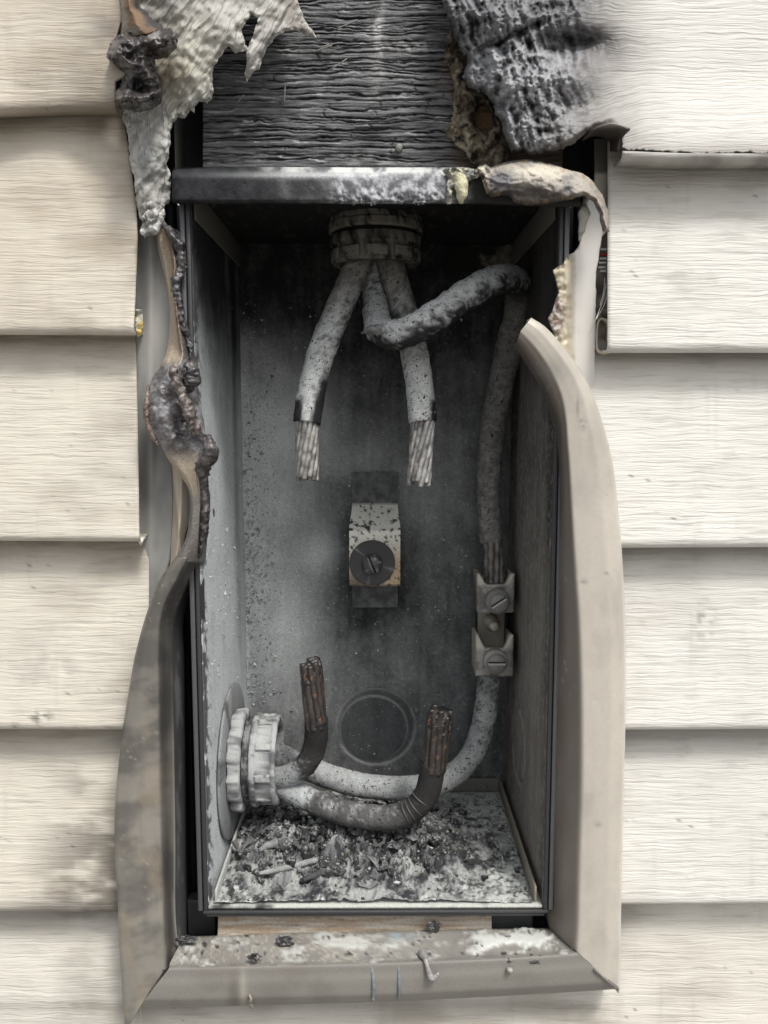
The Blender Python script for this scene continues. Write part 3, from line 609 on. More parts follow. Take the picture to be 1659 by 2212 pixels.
c = mixc(c, [.028, .03, .034], .6 * sst(KR, KR * .9, dk))
ring = np.exp(-((dk - KR) / .0008) ** 2) * sst(-.3, .3, F2(u, v, 60, 4) + .4) + np.exp(-((dk2 - KR * .86) / .0007) ** 2) * .7
c = mixc(c, [.30, .31, .31], np.clip(ring, 0, 1) * .6)
v2, f2 = solid_grid(pt, .002); build('back_panel', v2, f2, M_STEEL, BOX, np.concatenate([c.reshape(-1, 3)] * 2))
# left panel (faces right)
pt = plane_uv((XL, 0, ZT), (XL, DEP + .0012, ZT), (XL, 0, ZB), 70, 330); u, v = uv_of(pt); dp = pt[..., 1]
pt[..., 0] += .0006 * F2(v, dp * 3000, 200, 2) + .002 * np.exp(-((dp - .118) / .006) ** 2) * sst(1500, 900, v) * .4
den = sst(560, 980, v + 250 * (.06 - dp) * 8 * sst(1000, 500, v) + 50 * F2(dp * 3000, v, 120, 3)) * .85 + .12 + .12 * F2(dp * 3000, v, 60, 2)
den = den - .25 * sst(.13, .05, dp) * sst(900, 600, v) + .1 * sst(.14, .16, dp) - .25 * np.exp(-((dp - .135) / .01) ** 2) * sst(1500, 1300, v)
c = mixc([.02, .02, .021], [.58, .615, .63], np.clip(den + .1 * F2(dp * 3000, v, 14, 21, 160), 0, 1) ** 1.2)
c = mixc(c, [.05, .052, .056], .9 * sst(.05, .25, F2(dp * 3000, v, 28, 8) - .3 + .55 * sst(.02, .002, dp) + .2 * sst(1100, 1600, v) * sst(.03, .0, dp)) * sst(.035, .004, dp))
hc = P(471, 1108, .045); hd = np.hypot((pt[..., 1] - hc[1]), (pt[..., 2] - hc[2]))
c = mixc(c, SOOT, sst(.0036, .0028, hd)); 
v2, f2 = solid_grid(pt, .002, (-1, 0, 0)); build('side_panel', v2, f2, M_LEFT, BOX, np.concatenate([c.reshape(-1, 3)] * 2))
# right panel (faces left), browned by heat
pt = plane_uv((XR, 0, ZT), (XR, DEP + .0012, ZT), (XR, 0, ZB), 70, 330); u, v = uv_of(pt); dp = pt[..., 1]
kc2 = P(1108, 1612, .095); kc2 = np.array([XR, .10, kc2[2]]); d2 = np.hypot(dp - kc2[1], pt[..., 2] - kc2[2])
pt[..., 0] += .0012 * sst(.031, .0295, d2) - .0012 * sst(.0255, .024, d2)
st = F2(dp * 3000, v, 16, 3, 260, o=3)
c = mixc([.05, .047, .044], [.29, .265, .24], np.clip(.30 + .28 * st + .25 * F2(dp * 3000, v, 30, 9, 60) + .5 * sst(800, 1500, v) - .45 * sst(.03, .0, dp) - .35 * sst(.10, .16, dp), 0, 1))
c = mixc(c, [.36, .35, .33], .5 * sst(.15, .45, F2(dp * 3000, v, 9, 51, 16)) * sst(700, 1000, v)); c = mixc(c, SOOT, .75 * sst(900, 620, v)); ring = np.exp(-((d2 - .030) / .0008) ** 2) + np.exp(-((d2 - .0247) / .0008) ** 2)
c = mixc(c, [.34, .30, .26], np.clip(ring, 0, 1) * .7)
v2, f2 = solid_grid(pt, .002, (1, 0, 0)); build('side_panel', v2, f2, M_RIGHT, BOX, np.concatenate([c.reshape(-1, 3)] * 2))
# ceiling and floor pans
pt = plane_uv((XL, 0, ZT), (XR, 0, ZT), (XL, DEP + .0012, ZT), 150, 50); u, v = uv_of(pt)
c = mixc([.012, .011, .011], [.10, .095, .085], sst(.2, .7, F2(u, v, 12, 3)) * .5)
v2, f2 = solid_grid(pt, .002, (0, 0, 1)); build('top_panel', v2, f2, M_STEEL, BOX, np.concatenate([c.reshape(-1, 3)] * 2))
pt = plane_uv((XL, -.001, ZB), (XR, -.001, ZB), (XL, DEP + .0012, ZB), 150, 50); u, v = uv_of(pt)
v2, f2 = solid_grid(pt, .002, (0, 0, -1)); build('bottom_panel', v2, f2, M_STEEL, BOX, mixc(np.tile([.45, .46, .43], (len(v2), 1)), [.05, .05, .05], sst(.1, .6, F3(v2, .02))))
# folded lips of the side walls, floor flanges and corner gussets
a = Acc()
for (x0, x1, cl) in ((XL - .0062, XL - .0034, (.10, .102, .108)), (XL - .0026, XL - .0002, (.05, .051, .055)), (XR + .0002, XR + .0026, (.055, .056, .06)), (XR + .0034, XR + .0062, (.13, .133, .14))):
    v_, f_ = bbox((x0, -.003, ZB - .002), (x1, .012, ZT), .0005); a.add(v_, f_, cl)
v_, f_ = bbox((XL - .003, -.0035, ZB - .0040), (XR + .003, -.0012, ZB - .0020), .0004); a.add(v_, f_, mixc(np.tile([.05, .05, .052], (len(v_), 1)), [.2, .2, .2], 0 * v_[:, 0]))
v_, f_ = bbox((XL - .001, -.0025, ZB - .0062), (XR + .001, .006, ZB - .0046), .0005); a.add(v_, f_, (.06, .06, .06))
a.build('front_lip', M_METAL, BOX)
a = Acc()
v_, f_ = bbox((XR - .0050, .002, ZB + .0005), (XR - .0034, DEP - .004, ZB + .011), .0005); a.add(v_, f_, (.26, .235, .19))
v_, f_ = bbox((XL + .02, DEP - .005, ZB + .0005), (XR - .0052, DEP - .0034, ZB + .012), .0005); a.add(v_, f_, (.17, .165, .15))
v_, f_ = bbox((XL + .0034, .002, ZB + .0005), (XL + .0050, DEP - .006, ZB + .009), .0005); a.add(v_, f_, (.4, .41, .4))
a.build('floor_flange', M_LEFT, BOX)
for sx, xa in ((1, XL), (-1, XR)):
    v_, f_ = bbox((xa + min(0, sx * .0016) + sx * .0005, .004, ZT - .0185), (xa + max(0, sx * .0016) + sx * .0005, DEP - .004, ZT - .0008), .0005); build('gusset', v_, f_, M_LEFT, BOX, np.array([.13, .12, .105]))
q0 = P(960, 527, DEP - .003); q1 = P(1108, 588, DEP - .003)
pt = plane_uv((q0[0], DEP - .003, q0[2]), (q1[0], DEP - .003, q0[2]), (q0[0], DEP - .003, q1[2]), 60, 26); u, v = uv_of(pt)
c = mixc([.015, .014, .013], [.21, .195, .165], sst(-.2, .5, F2(u, v, 30, 3) + (u - 1050) / 90.) * (.6 + .4 * sst(0, .4, F2(u, v, 12, 5))))
v2, f2 = solid_grid(pt, .0022); build('mounting_tab', v2, f2, M_STEEL, BOX, np.concatenate([c.reshape(-1, 3)] * 2))

# hood over the opening with melted crust
nu, nc = 300, 44
prof = np.array([(361, .0175, 0), (369, -.0045, 0), (374, -.0115, 0), (382, -.0138, 0), (410, -.0138, 0), (432, -.0135, 0), (438, -.012, 0), (440, -.006, 0), (440, .004, 0)], float)
tt_ = np.linspace(0, len(prof) - 1, nc); pv = np.interp(tt_, np.arange(len(prof)), prof[:, 0]); pY = np.interp(tt_, np.arange(len(prof)), prof[:, 1])
us = np.concatenate([[371, 372.5, 376], np.linspace(380, 1254, nu - 3)]); u, v = np.meshgrid(us, pv); Y = np.repeat(pY[:, None], nu, 1)
v = v + (u - 380) * .008 * sst(1000, 1200, u) + 1.2 * F2(u, 0 * v, 120, 3) + np.where(u < 378, (v - 405) * -.02 * (378 - u), 0)
cr = sst(690, 760, u + 30 * F2(u, v, 40, 2)) * sst(1010, 960, u + 16 * F2(u, v, 24, 3)); front = sst(3, 5, tt_)[:, None] * np.ones(nu)
low = sst(500, 640, u)
Y = Y - front * (.0022 * cr * sst(-.3, .4, F2(u, v, 18, 4)) + .0020 * cr * F2(u, v, 8, 5) + .0004 * F2(u, v, 14, 7)) + .002 * sst(378, 371, u)
pt = P(u, np.minimum(v, 438), Y); pt[..., 2] -= np.maximum(v - 438, 0) * .000278
c = mixc([.016, .017, .019], [.042, .043, .047], np.clip(.4 + .7 * F2(u, v, 30, 3), 0, 1))
c = mixc(c, [.30, .305, .315], low * (.12 + .4 * sst(-.2, .6, F2(u, v, 60, 2))) * .7)
c = mixc(c, mixc([.12, .123, .135], [.46, .47, .49], sst(-.5, .6, F2(u, v, 18, 4) + .4 * F2(u, v, 8, 5))), cr)
c = mixc(c, [.035, .034, .034], sst(1000, 1030, u))
c = mixc(c, [.60, .61, .59], sst(2.6, 1.2, tt_)[:, None] * sst(500, 700, u) * sst(1060, 1010, u) * sst(-.5, .2, F2(u, v, 40, 6)))
c = mixc(c, [.55, .57, .57], .6 * blob(u, v, 700, 378, 160, 7))
v2, f2 = solid_grid(pt, .0022); build('hood', v2, f2, M_HOOD, BOX, np.concatenate([c.reshape(-1, 3)] * 2))

# yellow melted drips on the hood
def blobtube(name, pts, rad, col, mat, lab, cat, nseg=18, amp=.0008, sc=.004, parent=None, group=None, flat=None):
    v_, f_, s_, th, nr = tube(np.array([P(*q) for q in pts]), rad, nseg, 34, lambda p, s, t, n: amp * F3(p, sc, 3))
    cc = np.asarray(col) * (1 + .35 * F3(v_, .005, 2)[:, None])
    o_ = build(name, v_, f_, mat, parent, cc)
    if parent is None: tag(o_, lab, cat, group)
    return o_
blobtube('melted_drip', [(985, 376, -.0145), (995, 392, -.0165), (998, 415, -.018), (996, 440, -.017)], [.0030, .0036, .0040, .0030, .0012], (.50, .48, .33), M_FOAM, 'yellowish bulbous melted drip hanging down the front of the hood', 'melted drip')
o = sheet('melted_crust', [(955, 366), (1000, 360), (1034, 366), (1042, 378), (1020, 386), (1004, 396), (985, 392), (978, 405), (974, 440), (966, 440), (964, 400), (970, 384)],
      lambda u, v, e: -.0155 - .003 * sst(-.3, .5, F2(u, v, 14, 3)) - .0015 * F2(u, v, 6, 4), lambda u, v, e, Y: mixc([.25, .255, .25], [.52, .50, .38], sst(-.4, .5, F2(u, v, 16, 2))), M_FOAM, 2.6, .002, jag=1.5, seed=8)
tag(o, 'cream and grey melted crust clinging to the hood left of the melted flap', 'melted crust')

# ------------------------------------------------------------------ cables
def ash_cable(name, label, path, rad, dark=(.022, .022, .024), ash=(.53, .55, .54), amt=None, amp=.0007, taper=None, group=None, strands=None, cat='cable', ashdir=(0, -.4, .9), peel=None):
    T = empty(name, path[0], label, cat, group)
    v_, f_, s_, th, nr = tube(np.array(path), rad, 30, None, lambda p, s, t, n: amp * (F3(p, .007, 2) + .55 * F3(p, .0022, 4)))
    am = amt(s_) if callable(amt) else np.full(len(v_), .5 if amt is None else amt)
    d = (nr * np.array(ashdir)).sum(1)
    m = sst(-.35, .45, am - .5 + .34 * d + .42 * F3(v_, .012, 5) + .55 * F3(v_, .003, 8))
    c = mixc(np.array(dark) * (1 + .4 * F3(v_, .01, 3)[:, None]), np.array(ash) * (1 + .25 * F3(v_, .004, 6)[:, None]), m)
    if peel is not None: c = peel(s_, th, nr, v_, c)
    build('insulation', v_, f_, M_ASHC if True else M_BLACK, T, c)
    return T
def strands(T, p0, p1, rbund, n, rs, twist=.6, dark=(.06, .055, .052), ash=(.40, .395, .38), cu=(.45, .25, .15), cua=.06, jitter=.0012, bend=None, mat=None, cutn=.001):
    p0 = np.array(p0); p1 = np.array(p1); ax = p1 - p0; L = np.linalg.norm(ax); ax = ax / L
    a_ = np.cross(ax, (0, 1, 0)); a_ /= np.linalg.norm(a_); b_ = np.cross(ax, a_)
    spots = [(rbund, k / (n - 1) * 2 * math.pi, n - 1) for k in range(n - 1)] + [(0, 0, 1)] if n > 5 else [(rbund, k / n * 2 * math.pi, n) for k in range(n)]
    for k, (r, th0, _) in enumerate(spots):
        L2 = 1 + RNG.uniform(-1, 1) * cutn / L
        pts = []
        for s in np.linspace(-.08, L2, 9):
            th = th0 + twist * s; rr = r * (1 + .06 * math.sin(3 * s + k))
            q = p0 + ax * L * s + (a_ * math.cos(th) + b_ * math.sin(th)) * rr
            if bend is not None: q = q + bend(s)
            pts.append(q)
        v_, f_, s_, th_, nr = tube(np.array(pts), rs, 12, 40, lambda p, s, t, n_: .00025 * F3(p, .003, k))
        m = sst(-.3, .4, .45 * F3(v_, .006, k + 2) + .15 * (nr * np.array([0, -.7, .5])).sum(1))
        c = mixc(np.array(dark), np.array(ash), m); q_ = sst(.40, .58, F3(v_, .006, k * 3 + 1)) * cua * 5
        c = mixc(c, np.array(cu), np.clip(q_, 0, .95)); build('strand', v_, f_, mat or M_COPPER, T, c)
CG = 'service cables inside the meter box'
HUBY = .085
def pp(*a): return [P(*q) for q in a]
rU = px(31, .07)
def hubsoot(vv, v_, c): return mixc(c, np.array([.15, .135, .115]) * (1 + .7 * F3(v_, .004, 2)[:, None]), .75 * sst(740, 580, vv))
def peel_l(s, th, nr, v_, c):
    uu, vv = uv_of(v_); c = hubsoot(vv, v_, c); m = sst(.0, .12, (uu - (676 - .22 * (vv - 860))) / 100. + .05 * F2(uu, vv, 20, 3)) * sst(795, 830, vv); c = mixc(c, [.022, .022, .024], m)
    return mixc(c, [.022, .022, .024], sst(656, 650, uu) * sst(855, 868, vv))
T1 = ash_cable('service_cable', 'left hanging upper cable with a smooth black patch above its cut strands', pp((788, 520, .082), (772, 575, .078), (740, 650, .070), (700, 745, .060), (676, 830, .054), (663, 914, .050)), rU * .93, amt=lambda s: .50 + .22 * sst(.3, .7, s), group=CG, peel=peel_l)
strands(T1, P(663, 905, .050), P(664, 1034, .049), px(20, .05), 13, px(5.6, .05), 1.3, cutn=.002)
def peel_r(s, th, nr, v_, c):
    uu, vv = uv_of(v_); c = hubsoot(vv, v_, c); return mixc(c, [.022, .022, .024], sst(925, 934, uu + 2 * F2(uu, vv, 12, 2)) * sst(860, 868, vv))
T2 = ash_cable('service_cable', 'right hanging upper cable, white with ash, passing behind the looped cable', pp((834, 520, .088), (845, 575, .086), (868, 660, .082), (890, 740, .074), (906, 830, .066), (913, 912, .062)), rU * .96, amt=lambda s: .50 + .34 * sst(.5, .8, s), group=CG, peel=peel_r)
strands(T2, P(914, 900, .062), P(905, 1045, .060), px(20.5, .06), 13, px(5.8, .06), 1.4, cutn=.002, ash=(.46, .46, .45))
lp = pp((806, 530, .095), (806, 590, .095), (812, 650, .088), (814, 690, .070), (824, 716, .052), (866, 722, .038), (930, 690, .034), (1000, 643, .040), (1058, 610, .054), (1100, 604, .074), (1122, 622, .096), (1118, 680, .116), (1098, 760, .126), (1076, 860, .130), (1060, 970, .132), (1056, 1080, .130), (1062, 1172, .126))
TN = ash_cable('service_cable', 'looped upper cable crossing the others and running down the right side to the lug', lp, np.interp(np.linspace(0, 1, 12), [0, .3, .5, .6, 1], [px(27, .09), px(31, .05), px(31, .05), px(31, .1), px(24, .13)]), amt=lambda s: np.interp(s, [0, .15, .22, .5, .56, .7, 1], [.55, .6, .62, .62, .25, .38, .45]), amp=.0011, group=CG, dark=(.03, .03, .031), ash=(.52, .54, .54), ashdir=(0, .25, 1.7), peel=lambda s, th, nr, v_, c: mixc(c, np.array([.20, .194, .18]) * (1 + .5 * F3(v_, .004, 6)[:, None]), .8 * sst(.5, .6, s)))
strands(TN, P(1063, 1165, .126), P(1068, 1262, .118), px(15, .12), 8, px(7.2, .12), .5, dark=(.05, .045, .04), ash=(.2, .19, .17), cua=.0)
# ragged flap of insulation at the loop
v_, f_, *_ = tube(np.array(pp((835, 716, .040), (800, 712, .040), (780, 719, .042))), [.0045, .003, .0008], 12, 16, lambda p, s, t, n: .001 * F3(p, .003)); build('torn_flap', v_, f_, M_ASHC, TN, np.array([.2, .2, .2]) * (1 + F3(v_, .004)[:, None]))

rD = px(26, .06)
def fade_black(a, b):
    return lambda s: np.interp(s, [0, a, b, 1], [.95, .85, .05, -.15])
LG = CG
def wrap_rings(v0):
    return None
TA = ash_cable('service_cable', 'short lower cable bent upward at the left, its burnt copper strands exposed', pp((545, 1672, .085), (590, 1682, .080), (632, 1672, .072), (664, 1646, .066), (681, 1606, .062), (683, 1552, .060)), rD, amt=fade_black(.40, .62), dark=(.06, .057, .056), ash=(.42, .44, .445), amp=.0004, group=CG, peel=lambda s, th, nr, v_, c: mixc(c, [.022, .021, .021], .9 * sst(.62, .82, s + .05 * F3(v_, .008, 3))))
strands(TA, P(683, 1562, .060), P(671, 1440, .060), px(18, .06), 10, px(7.6, .06), -.5, dark=(.016, .014, .013), ash=(.055, .045, .04), cu=(.50, .21, .10), cua=.09, cutn=.006, mat=M_CHAR)
TB = ash_cable('service_cable', 'smooth black lower cable sweeping right and up to a burnt copper end', pp((545, 1668, .090), (600, 1690, .082), (670, 1728, .068), (750, 1757, .056), (840, 1766, .050), (896, 1745, .048), (925, 1706, .048), (936, 1650, .048)), rD * 1.06, amt=fade_black(.26, .34), dark=(.095, .093, .092), ash=(.42, .44, .445), amp=.0004, group=CG, peel=lambda s, th, nr, v_, c: mixc(c, [.022, .021, .021], .9 * sst(.62, .82, s + .05 * F3(v_, .008, 3))))
strands(TB, P(938, 1655, .048), P(951, 1537, .048), px(21, .05), 11, px(8, .05), -.3, dark=(.014, .012, .011), ash=(.05, .042, .038), cu=(.50, .20, .08), cua=.08, cutn=.003, mat=M_CHAR)
TC = ash_cable('service_cable', 'lower rear cable dusted grey, curving under and rising to the lower lug', pp((545, 1618, .105), (600, 1632, .105), (680, 1666, .102), (770, 1694, .098), (870, 1703, .098), (950, 1690, .104), (1010, 1645, .114), (1040, 1580, .120), (1054, 1500, .122), (1058, 1452, .120)), px(27, .1), amt=lambda s: np.interp(s, [0, .2, .6, .75, 1], [.3, .8, .85, .6, .6]), dark=(.06, .065, .068), ash=(.37, .385, .385), amp=.0006, group=CG)
for T_, pts, rad in ((TA, [(674, 1506, .060), (672, 1480, .060), (673, 1455, .060), (680, 1432, .060), (686, 1420, .060)], [.0040, .0068, .0074, .0060, .0022]), (TB, [(944, 1600, .048), (948, 1575, .048), (951, 1552, .048), (953, 1534, .048)], [.0050, .0078, .0084, .0076])):
    v_, f_, *_ = tube(np.array([P(*q) for q in pts]), rad, 22, 46, lambda p, s, t, n_: .0014 * (F3(p, .005, 3) + .8 * F3(p, .0017, 6)) + .0006 * np.sin(t * 9)); build('char_tip', v_, f_, M_CHAR, T_, mixc(np.tile([.012, .011, .011], (len(v_), 1)), [.10, .09, .085], sst(.0, .5, F3(v_, .003, 5))))
# creases pressed into the bends
def crease(T, c0, tang, r, col):
    c0 = np.array(c0); tang = np.array(tang) / np.linalg.norm(tang); a_ = np.cross(tang, (0, 1, .1)); a_ /= np.linalg.norm(a_); b_ = np.cross(tang, a_)
    th = np.linspace(-.6, 2.2, 20); pts = np.array([c0 + r * (a_ * math.cos(t) + b_ * math.sin(t)) for t in th])
    v_, f_, *_ = tube(pts, [.0002, .0007, .0007, .0002], 8, 24); build('crease', v_, f_, M_BLACK, T, np.array(col))
for (u0, v0, y0, tu) in ((640, 1667, .0715, (.9, 0, .5)), (648, 1661, .0695, (.85, 0, .6)), (656, 1655, .068, (.8, 0, .7))): crease(TA, P(u0, v0, y0), tu, rD * 1.0, (.06, .058, .058))
for (u0, v0, y0, tu) in ((878, 1756, .048, (.9, 0, .45)), (889, 1750, .048, (.85, 0, .55)), (900, 1741, .048, (.75, 0, .7)), (914, 1724, .048, (.55, 0, .9))): crease(TB, P(u0, v0, y0), tu, rD * 1.06, (.06, .058, .058))

# ------------------------------------------------------------------ upper conduit connector (hangs from the ceiling)
uc = P(812, 480, HUBY); HX = uc[0]
UH = empty('conduit_connector', (HX, HUBY, ZT), 'upper conduit connector with ribbed bushing hanging from the box ceiling', 'connector')
rz = lambda vv: P(812, vv, HUBY - px(95, HUBY))[2]
RO = px(97, HUBY)
def soot_col(v_, a_, b_, s=.008, k=.0):
    return mixc(np.array(a_) * np.ones((len(v_), 1)), np.array(b_), sst(-.35, .35, F3(v_, s, 3) + .6 * F3(v_, .003, 5) + k))
za, zb_, zc, zd = rz(462), rz(484), rz(492), rz(556)
def lug(n, amp, duty=.75, ph=0):
    def f(th, h, r): return 1 + amp * (np.abs((th * n / (2 * math.pi) + ph) % 1 - .5) * 2 < duty)
    return f
v_, f_ = lathe([(RO * .80, ZT), (RO * .96, ZT), (RO * .97, za), (RO * 1.0, za - .001), (RO * 1.0, zb_ + .001), (RO * .97, zb_), (RO * .80, zb_)], (HX, HUBY, 0), 'Z', 96, lug(9, .025))
build('locknut', v_, f_, M_ASH, UH, soot_col(v_, (.015, .014, .013), (.19, .18, .155), k=.15), smooth=False)
v_, f_ = lathe([(RO * .7, zb_), (RO * .92, zb_), (RO * .92, zc), (RO * .7, zc)], (HX, HUBY, 0), 'Z', 96); build('thread', v_, f_, M_ASH, UH, np.array([.02, .019, .018]))
v_, f_ = lathe([(RO * .72, zc), (RO * .97, zc), (RO * .985, zc - .0008), (RO * .985, zc - .006), (RO * .93, zc - .0065), (RO * .93, zd + .001), (RO * .90, zd), (RO * .72, zd)], (HX, HUBY, 0), 'Z', 96, None)
build('bushing', v_, f_, M_ASH, UH, soot_col(v_, (.015, .014, .013), (.17, .16, .14), k=.1))
for k in range(10):                                                # raised grip ribs of the bushing
    a0 = k / 10 * 2 * math.pi + .12; th = np.linspace(a0, a0 + .46, 10)
    g = np.stack([np.stack([HX + RO * .975 * np.cos(th), HUBY + RO * .975 * np.sin(th), np.full(10, z)], -1) for z in np.linspace(zc - .0095, zd + .0022, 8)])
    g = g + normals(g) * .0004 * F3(g, .003, k)[..., None]; 
    ctr = np.array([HX, HUBY, 0]); inn = ctr + (g - ctr) * np.array([.94, .94, 1]); v2 = np.concatenate([g.reshape(-1, 3), inn.reshape(-1, 3)])
    _, f2 = solid_grid(g, .001); build('rib', v2, f2, M_ASH, UH, soot_col(v2, (.02, .018, .016), (.20, .19, .165), k=.25))

# ------------------------------------------------------------------ lower conduit connector (on the left wall)
lc = P(545, 1640, .085); LZ = lc[2]; LY = .085
LH = empty('conduit_connector', (XL, LY, LZ), 'lower conduit connector on the left box wall, thick with pale ash', 'connector')
pw = lambda q: np.stack([q[:, 0], q[:, 1], q[:, 2]], -1)
v_, f_ = lathe([(.005, .0006), (.054, .0006), (.0556, .0016), (.0545, .0028), (.005, .0028)], (XL, LY, LZ), 'X', 120)
build('reducing_washer', v_, f_, M_LEFT, LH, mixc(np.tile([.24, .25, .255], (len(v_), 1)), [.08, .082, .085], sst(.1, .6, F3(v_, .02, 2))))
RL = .0335
v_, f_ = lathe([(RL * .75, .003), (RL * .98, .003), (RL * 1.0, .004), (RL * 1.0, .0105), (RL * .96, .012), (RL * .75, .012)], (XL, LY, LZ), 'X', 120, lug(8, .09, .6, .2))
v_ = v_ + .0009 * np.stack([F3(v_, .006, 1), F3(v_, .006, 2), F3(v_, .006, 3)], -1); build('locknut', v_, f_, M_ASH, LH, soot_col(v_, (.16, .165, .17), (.42, .43, .43), .012, .1))
v_, f_ = lathe([(RL * .7, .012)] + [(RL * (.86 + .035 * (k % 2)), .0122 + k * .0009) for k in range(8)] + [(RL * .7, .0192)], (XL, LY, LZ), 'X', 120); build('thread', v_, f_, M_ASH, LH, soot_col(v_, (.05, .05, .052), (.25, .255, .26), .01))
b0, b1 = .0175, .036
v_, f_ = lathe([(RL * .74, b0), (RL * .95, b0), (RL * .98, b0 + .001), (RL * .98, b0 + .004), (RL * .90, b0 + .0048), (RL * .90, b1 - .004), (RL * .95, b1 - .0032), (RL * .95, b1), (RL * .80, b1), (RL * .76, b1 - .004)], (XL, LY, LZ), 'X', 120)
v_ = v_ + .0006 * np.stack([F3(v_, .006, 1), F3(v_, .006, 2), F3(v_, .006, 3)], -1); build('bushing', v_, f_, M_ASH, LH, soot_col(v_, (.13, .135, .14), (.43, .44, .44), .012, .15))
for k in range(9):
    a0 = k / 9 * 2 * math.pi + .3; th = np.linspace(a0, a0 + .16, 6)
    g = np.stack([np.stack([np.full(6, XL + h), LY + RL * .965 * np.cos(th), LZ + RL * .965 * np.sin(th)], -1) for h in np.linspace(b0 + .0045, b1 - .0035, 8)])
    ctr = np.array([0, LY, LZ]); inn = g.copy(); inn[..., 1:] = ctr[1:] + (g[..., 1:] - ctr[1:]) * .92; v2 = np.concatenate([g.reshape(-1, 3), inn.reshape(-1, 3)]); _, f2 = solid_grid(g, .001)
    v2 = v2 + .0004 * F3(v2, .004, 2)[:, None]; build('rib', v2, f2, M_ASH, LH, soot_col(v2, (.16, .165, .17), (.42, .43, .42), k=.15))

# ------------------------------------------------------------------ terminal bar with two lugs
ly = .112
TBAR = empty('terminal_block', P(1066, 1460, DEP), 'terminal block with two slotted screw lugs on the lower right of the back panel', 'terminal')
q0 = P(1034, 1242, .128); q1 = P(1088, 1462, .128)
v_, f_ = bbox((q0[0], .128, q1[2]), (q1[0], .134, q0[2]), .0006); build('bar', v_, f_, M_METAL, TBAR, soot_col(v_, (.16, .15, .125), (.38, .36, .30)))
v_, f_ = bbox((q0[0] + .002, .134, q1[2] + .01), (q1[0] - .002, DEP, q0[2] - .01), .0006); build('stand', v_, f_, M_METAL, TBAR, np.array([.03, .028, .025]))
v_, f_, *_ = tube(np.array([P(1058, 1340, .128), P(1058, 1340, .112) ]), px(13, .12), 16, 6); build('screw', v_, f_, M_METAL, TBAR, np.array([.26, .24, .20]))
c0 = P(1066, 1351, .112); v_, f_ = lathe([(.0002, -.005), (.0030, -.005), (.0036, -.003), (.0036, .004), (.006, .0045), (.006, .012)], c0, 'Y', 24, close=False); build('screw', v_, f_, M_METAL, TBAR, soot_col(v_, (.22, .205, .17), (.40, .38, .32)))
def make_lug(u0, u1, vt, vc, vb, su, sv, rot, ringed):
    y0 = .100; a0 = P(u0, vb, y0); a1 = P(u1, vc, y0); top = P(u0, vt, y0)[2]
    w = a1[0] - a0[0]; xc = (a0[0] + a1[0]) / 2; zb, zm = a0[2], a1[2]
    # collar: front block with a scooped top, as an extruded outline
    n = 20; xs = np.linspace(-w / 2, w / 2, n); scoop = zm + (top - zm) * sst(.45, 1.0, np.abs(xs) / (w / 2))
    ys = np.linspace(0, 1, 12)
    fr = np.stack([np.stack([xc + xs, np.full(n, y0) + .0015 * (np.abs(xs) / (w / 2)) ** 4, zb + (scoop - zb) * t], -1) for t in np.linspace(0, 1, 16)])
    v2, f2 = solid_grid(fr, .007)
    v2 = v2 + .0004 * F3(v2, .005, 2)[:, None]; uu, vv = uv_of(v2)
    c = soot_col(v2, (.14, .136, .128), (.34, .33, .31), .01); tp = sst(zm - .002, zm + .002, v2[:, 2] + .0015 * F3(v2, .004, 3)); c = mixc(c, [.52, .50, .43], tp * .95)
    L = build('lug', v2, f2, M_METAL, TBAR, c)
    for sx in (-1, 1):
        v_, f_ = bbox((xc + sx * w / 2 - (.0025 if sx > 0 else 0), y0 + .003, zb + .001), (xc + sx * w / 2 + (.0025 if sx < 0 else 0), .128, top - .001), .0006, 2)
        v_ = v_ + .0004 * F3(v_, .004, 5)[:, None]; build('cheek', v_, f_, M_METAL, L, soot_col(v_, (.08, .07, .06), (.42, .40, .33), k=.2))
    sc = P(su, sv, y0 - .011); r = px(20, .09)
    v_, f_ = lathe([(r * 1.35, .011), (r * 1.35, .004), (r * 1.2, .0025), (r * 1.05, .002), (r * 1.0, -.0005), (r * .92, -.0012), (.0002, -.0012)], sc, 'Y', 48, close=False)
    if ringed: v_[:, 1] -= 0
    rr_ = np.hypot(v_[:, 0] - sc[0], v_[:, 2] - sc[2]); c = mixc(np.tile([.22, .218, .21], (len(v_), 1)), [.40, .39, .36], sst(r * (1.03 if ringed else 1.2), r * 1.3, rr_) * (.9 if ringed else .35))
    S = build('screw', v_, f_, M_METAL, L, c)
    d = np.array([math.cos(rot), 0, math.sin(rot)]); nrm = np.array([-d[2], 0, d[0]])
    q = [sc + d * a_ * r * .95 + nrm * b_ * .0007 + np.array([0, -.0017, 0]) for a_, b_ in ((-1, -1), (1, -1), (1, 1), (-1, 1))]
    v2, f2 = solid_grid(np.array([[q[0], q[1]], [q[3], q[2]]]), .0006); build('slot', v2, f2, M_METAL, S, np.array([.42, .41, .39]), smooth=False)
    q = [sc + d * a_ * r * .93 + nrm * (b_ * .0006 + .0013) + np.array([0, -.00155, 0]) for a_, b_ in ((-1, -1), (1, -1), (1, 1), (-1, 1))]
    v2, f2 = solid_grid(np.array([[q[0], q[1]], [q[3], q[2]]]), .0006); build('slot', v2, f2, M_METAL, S, np.array([.02, .02, .02]), smooth=False)
make_lug(1030, 1112, 1240, 1264, 1324, 1078, 1303, math.radians(33), False)
make_lug(1027, 1110, 1372, 1402, 1462, 1073, 1434, math.radians(0), True)

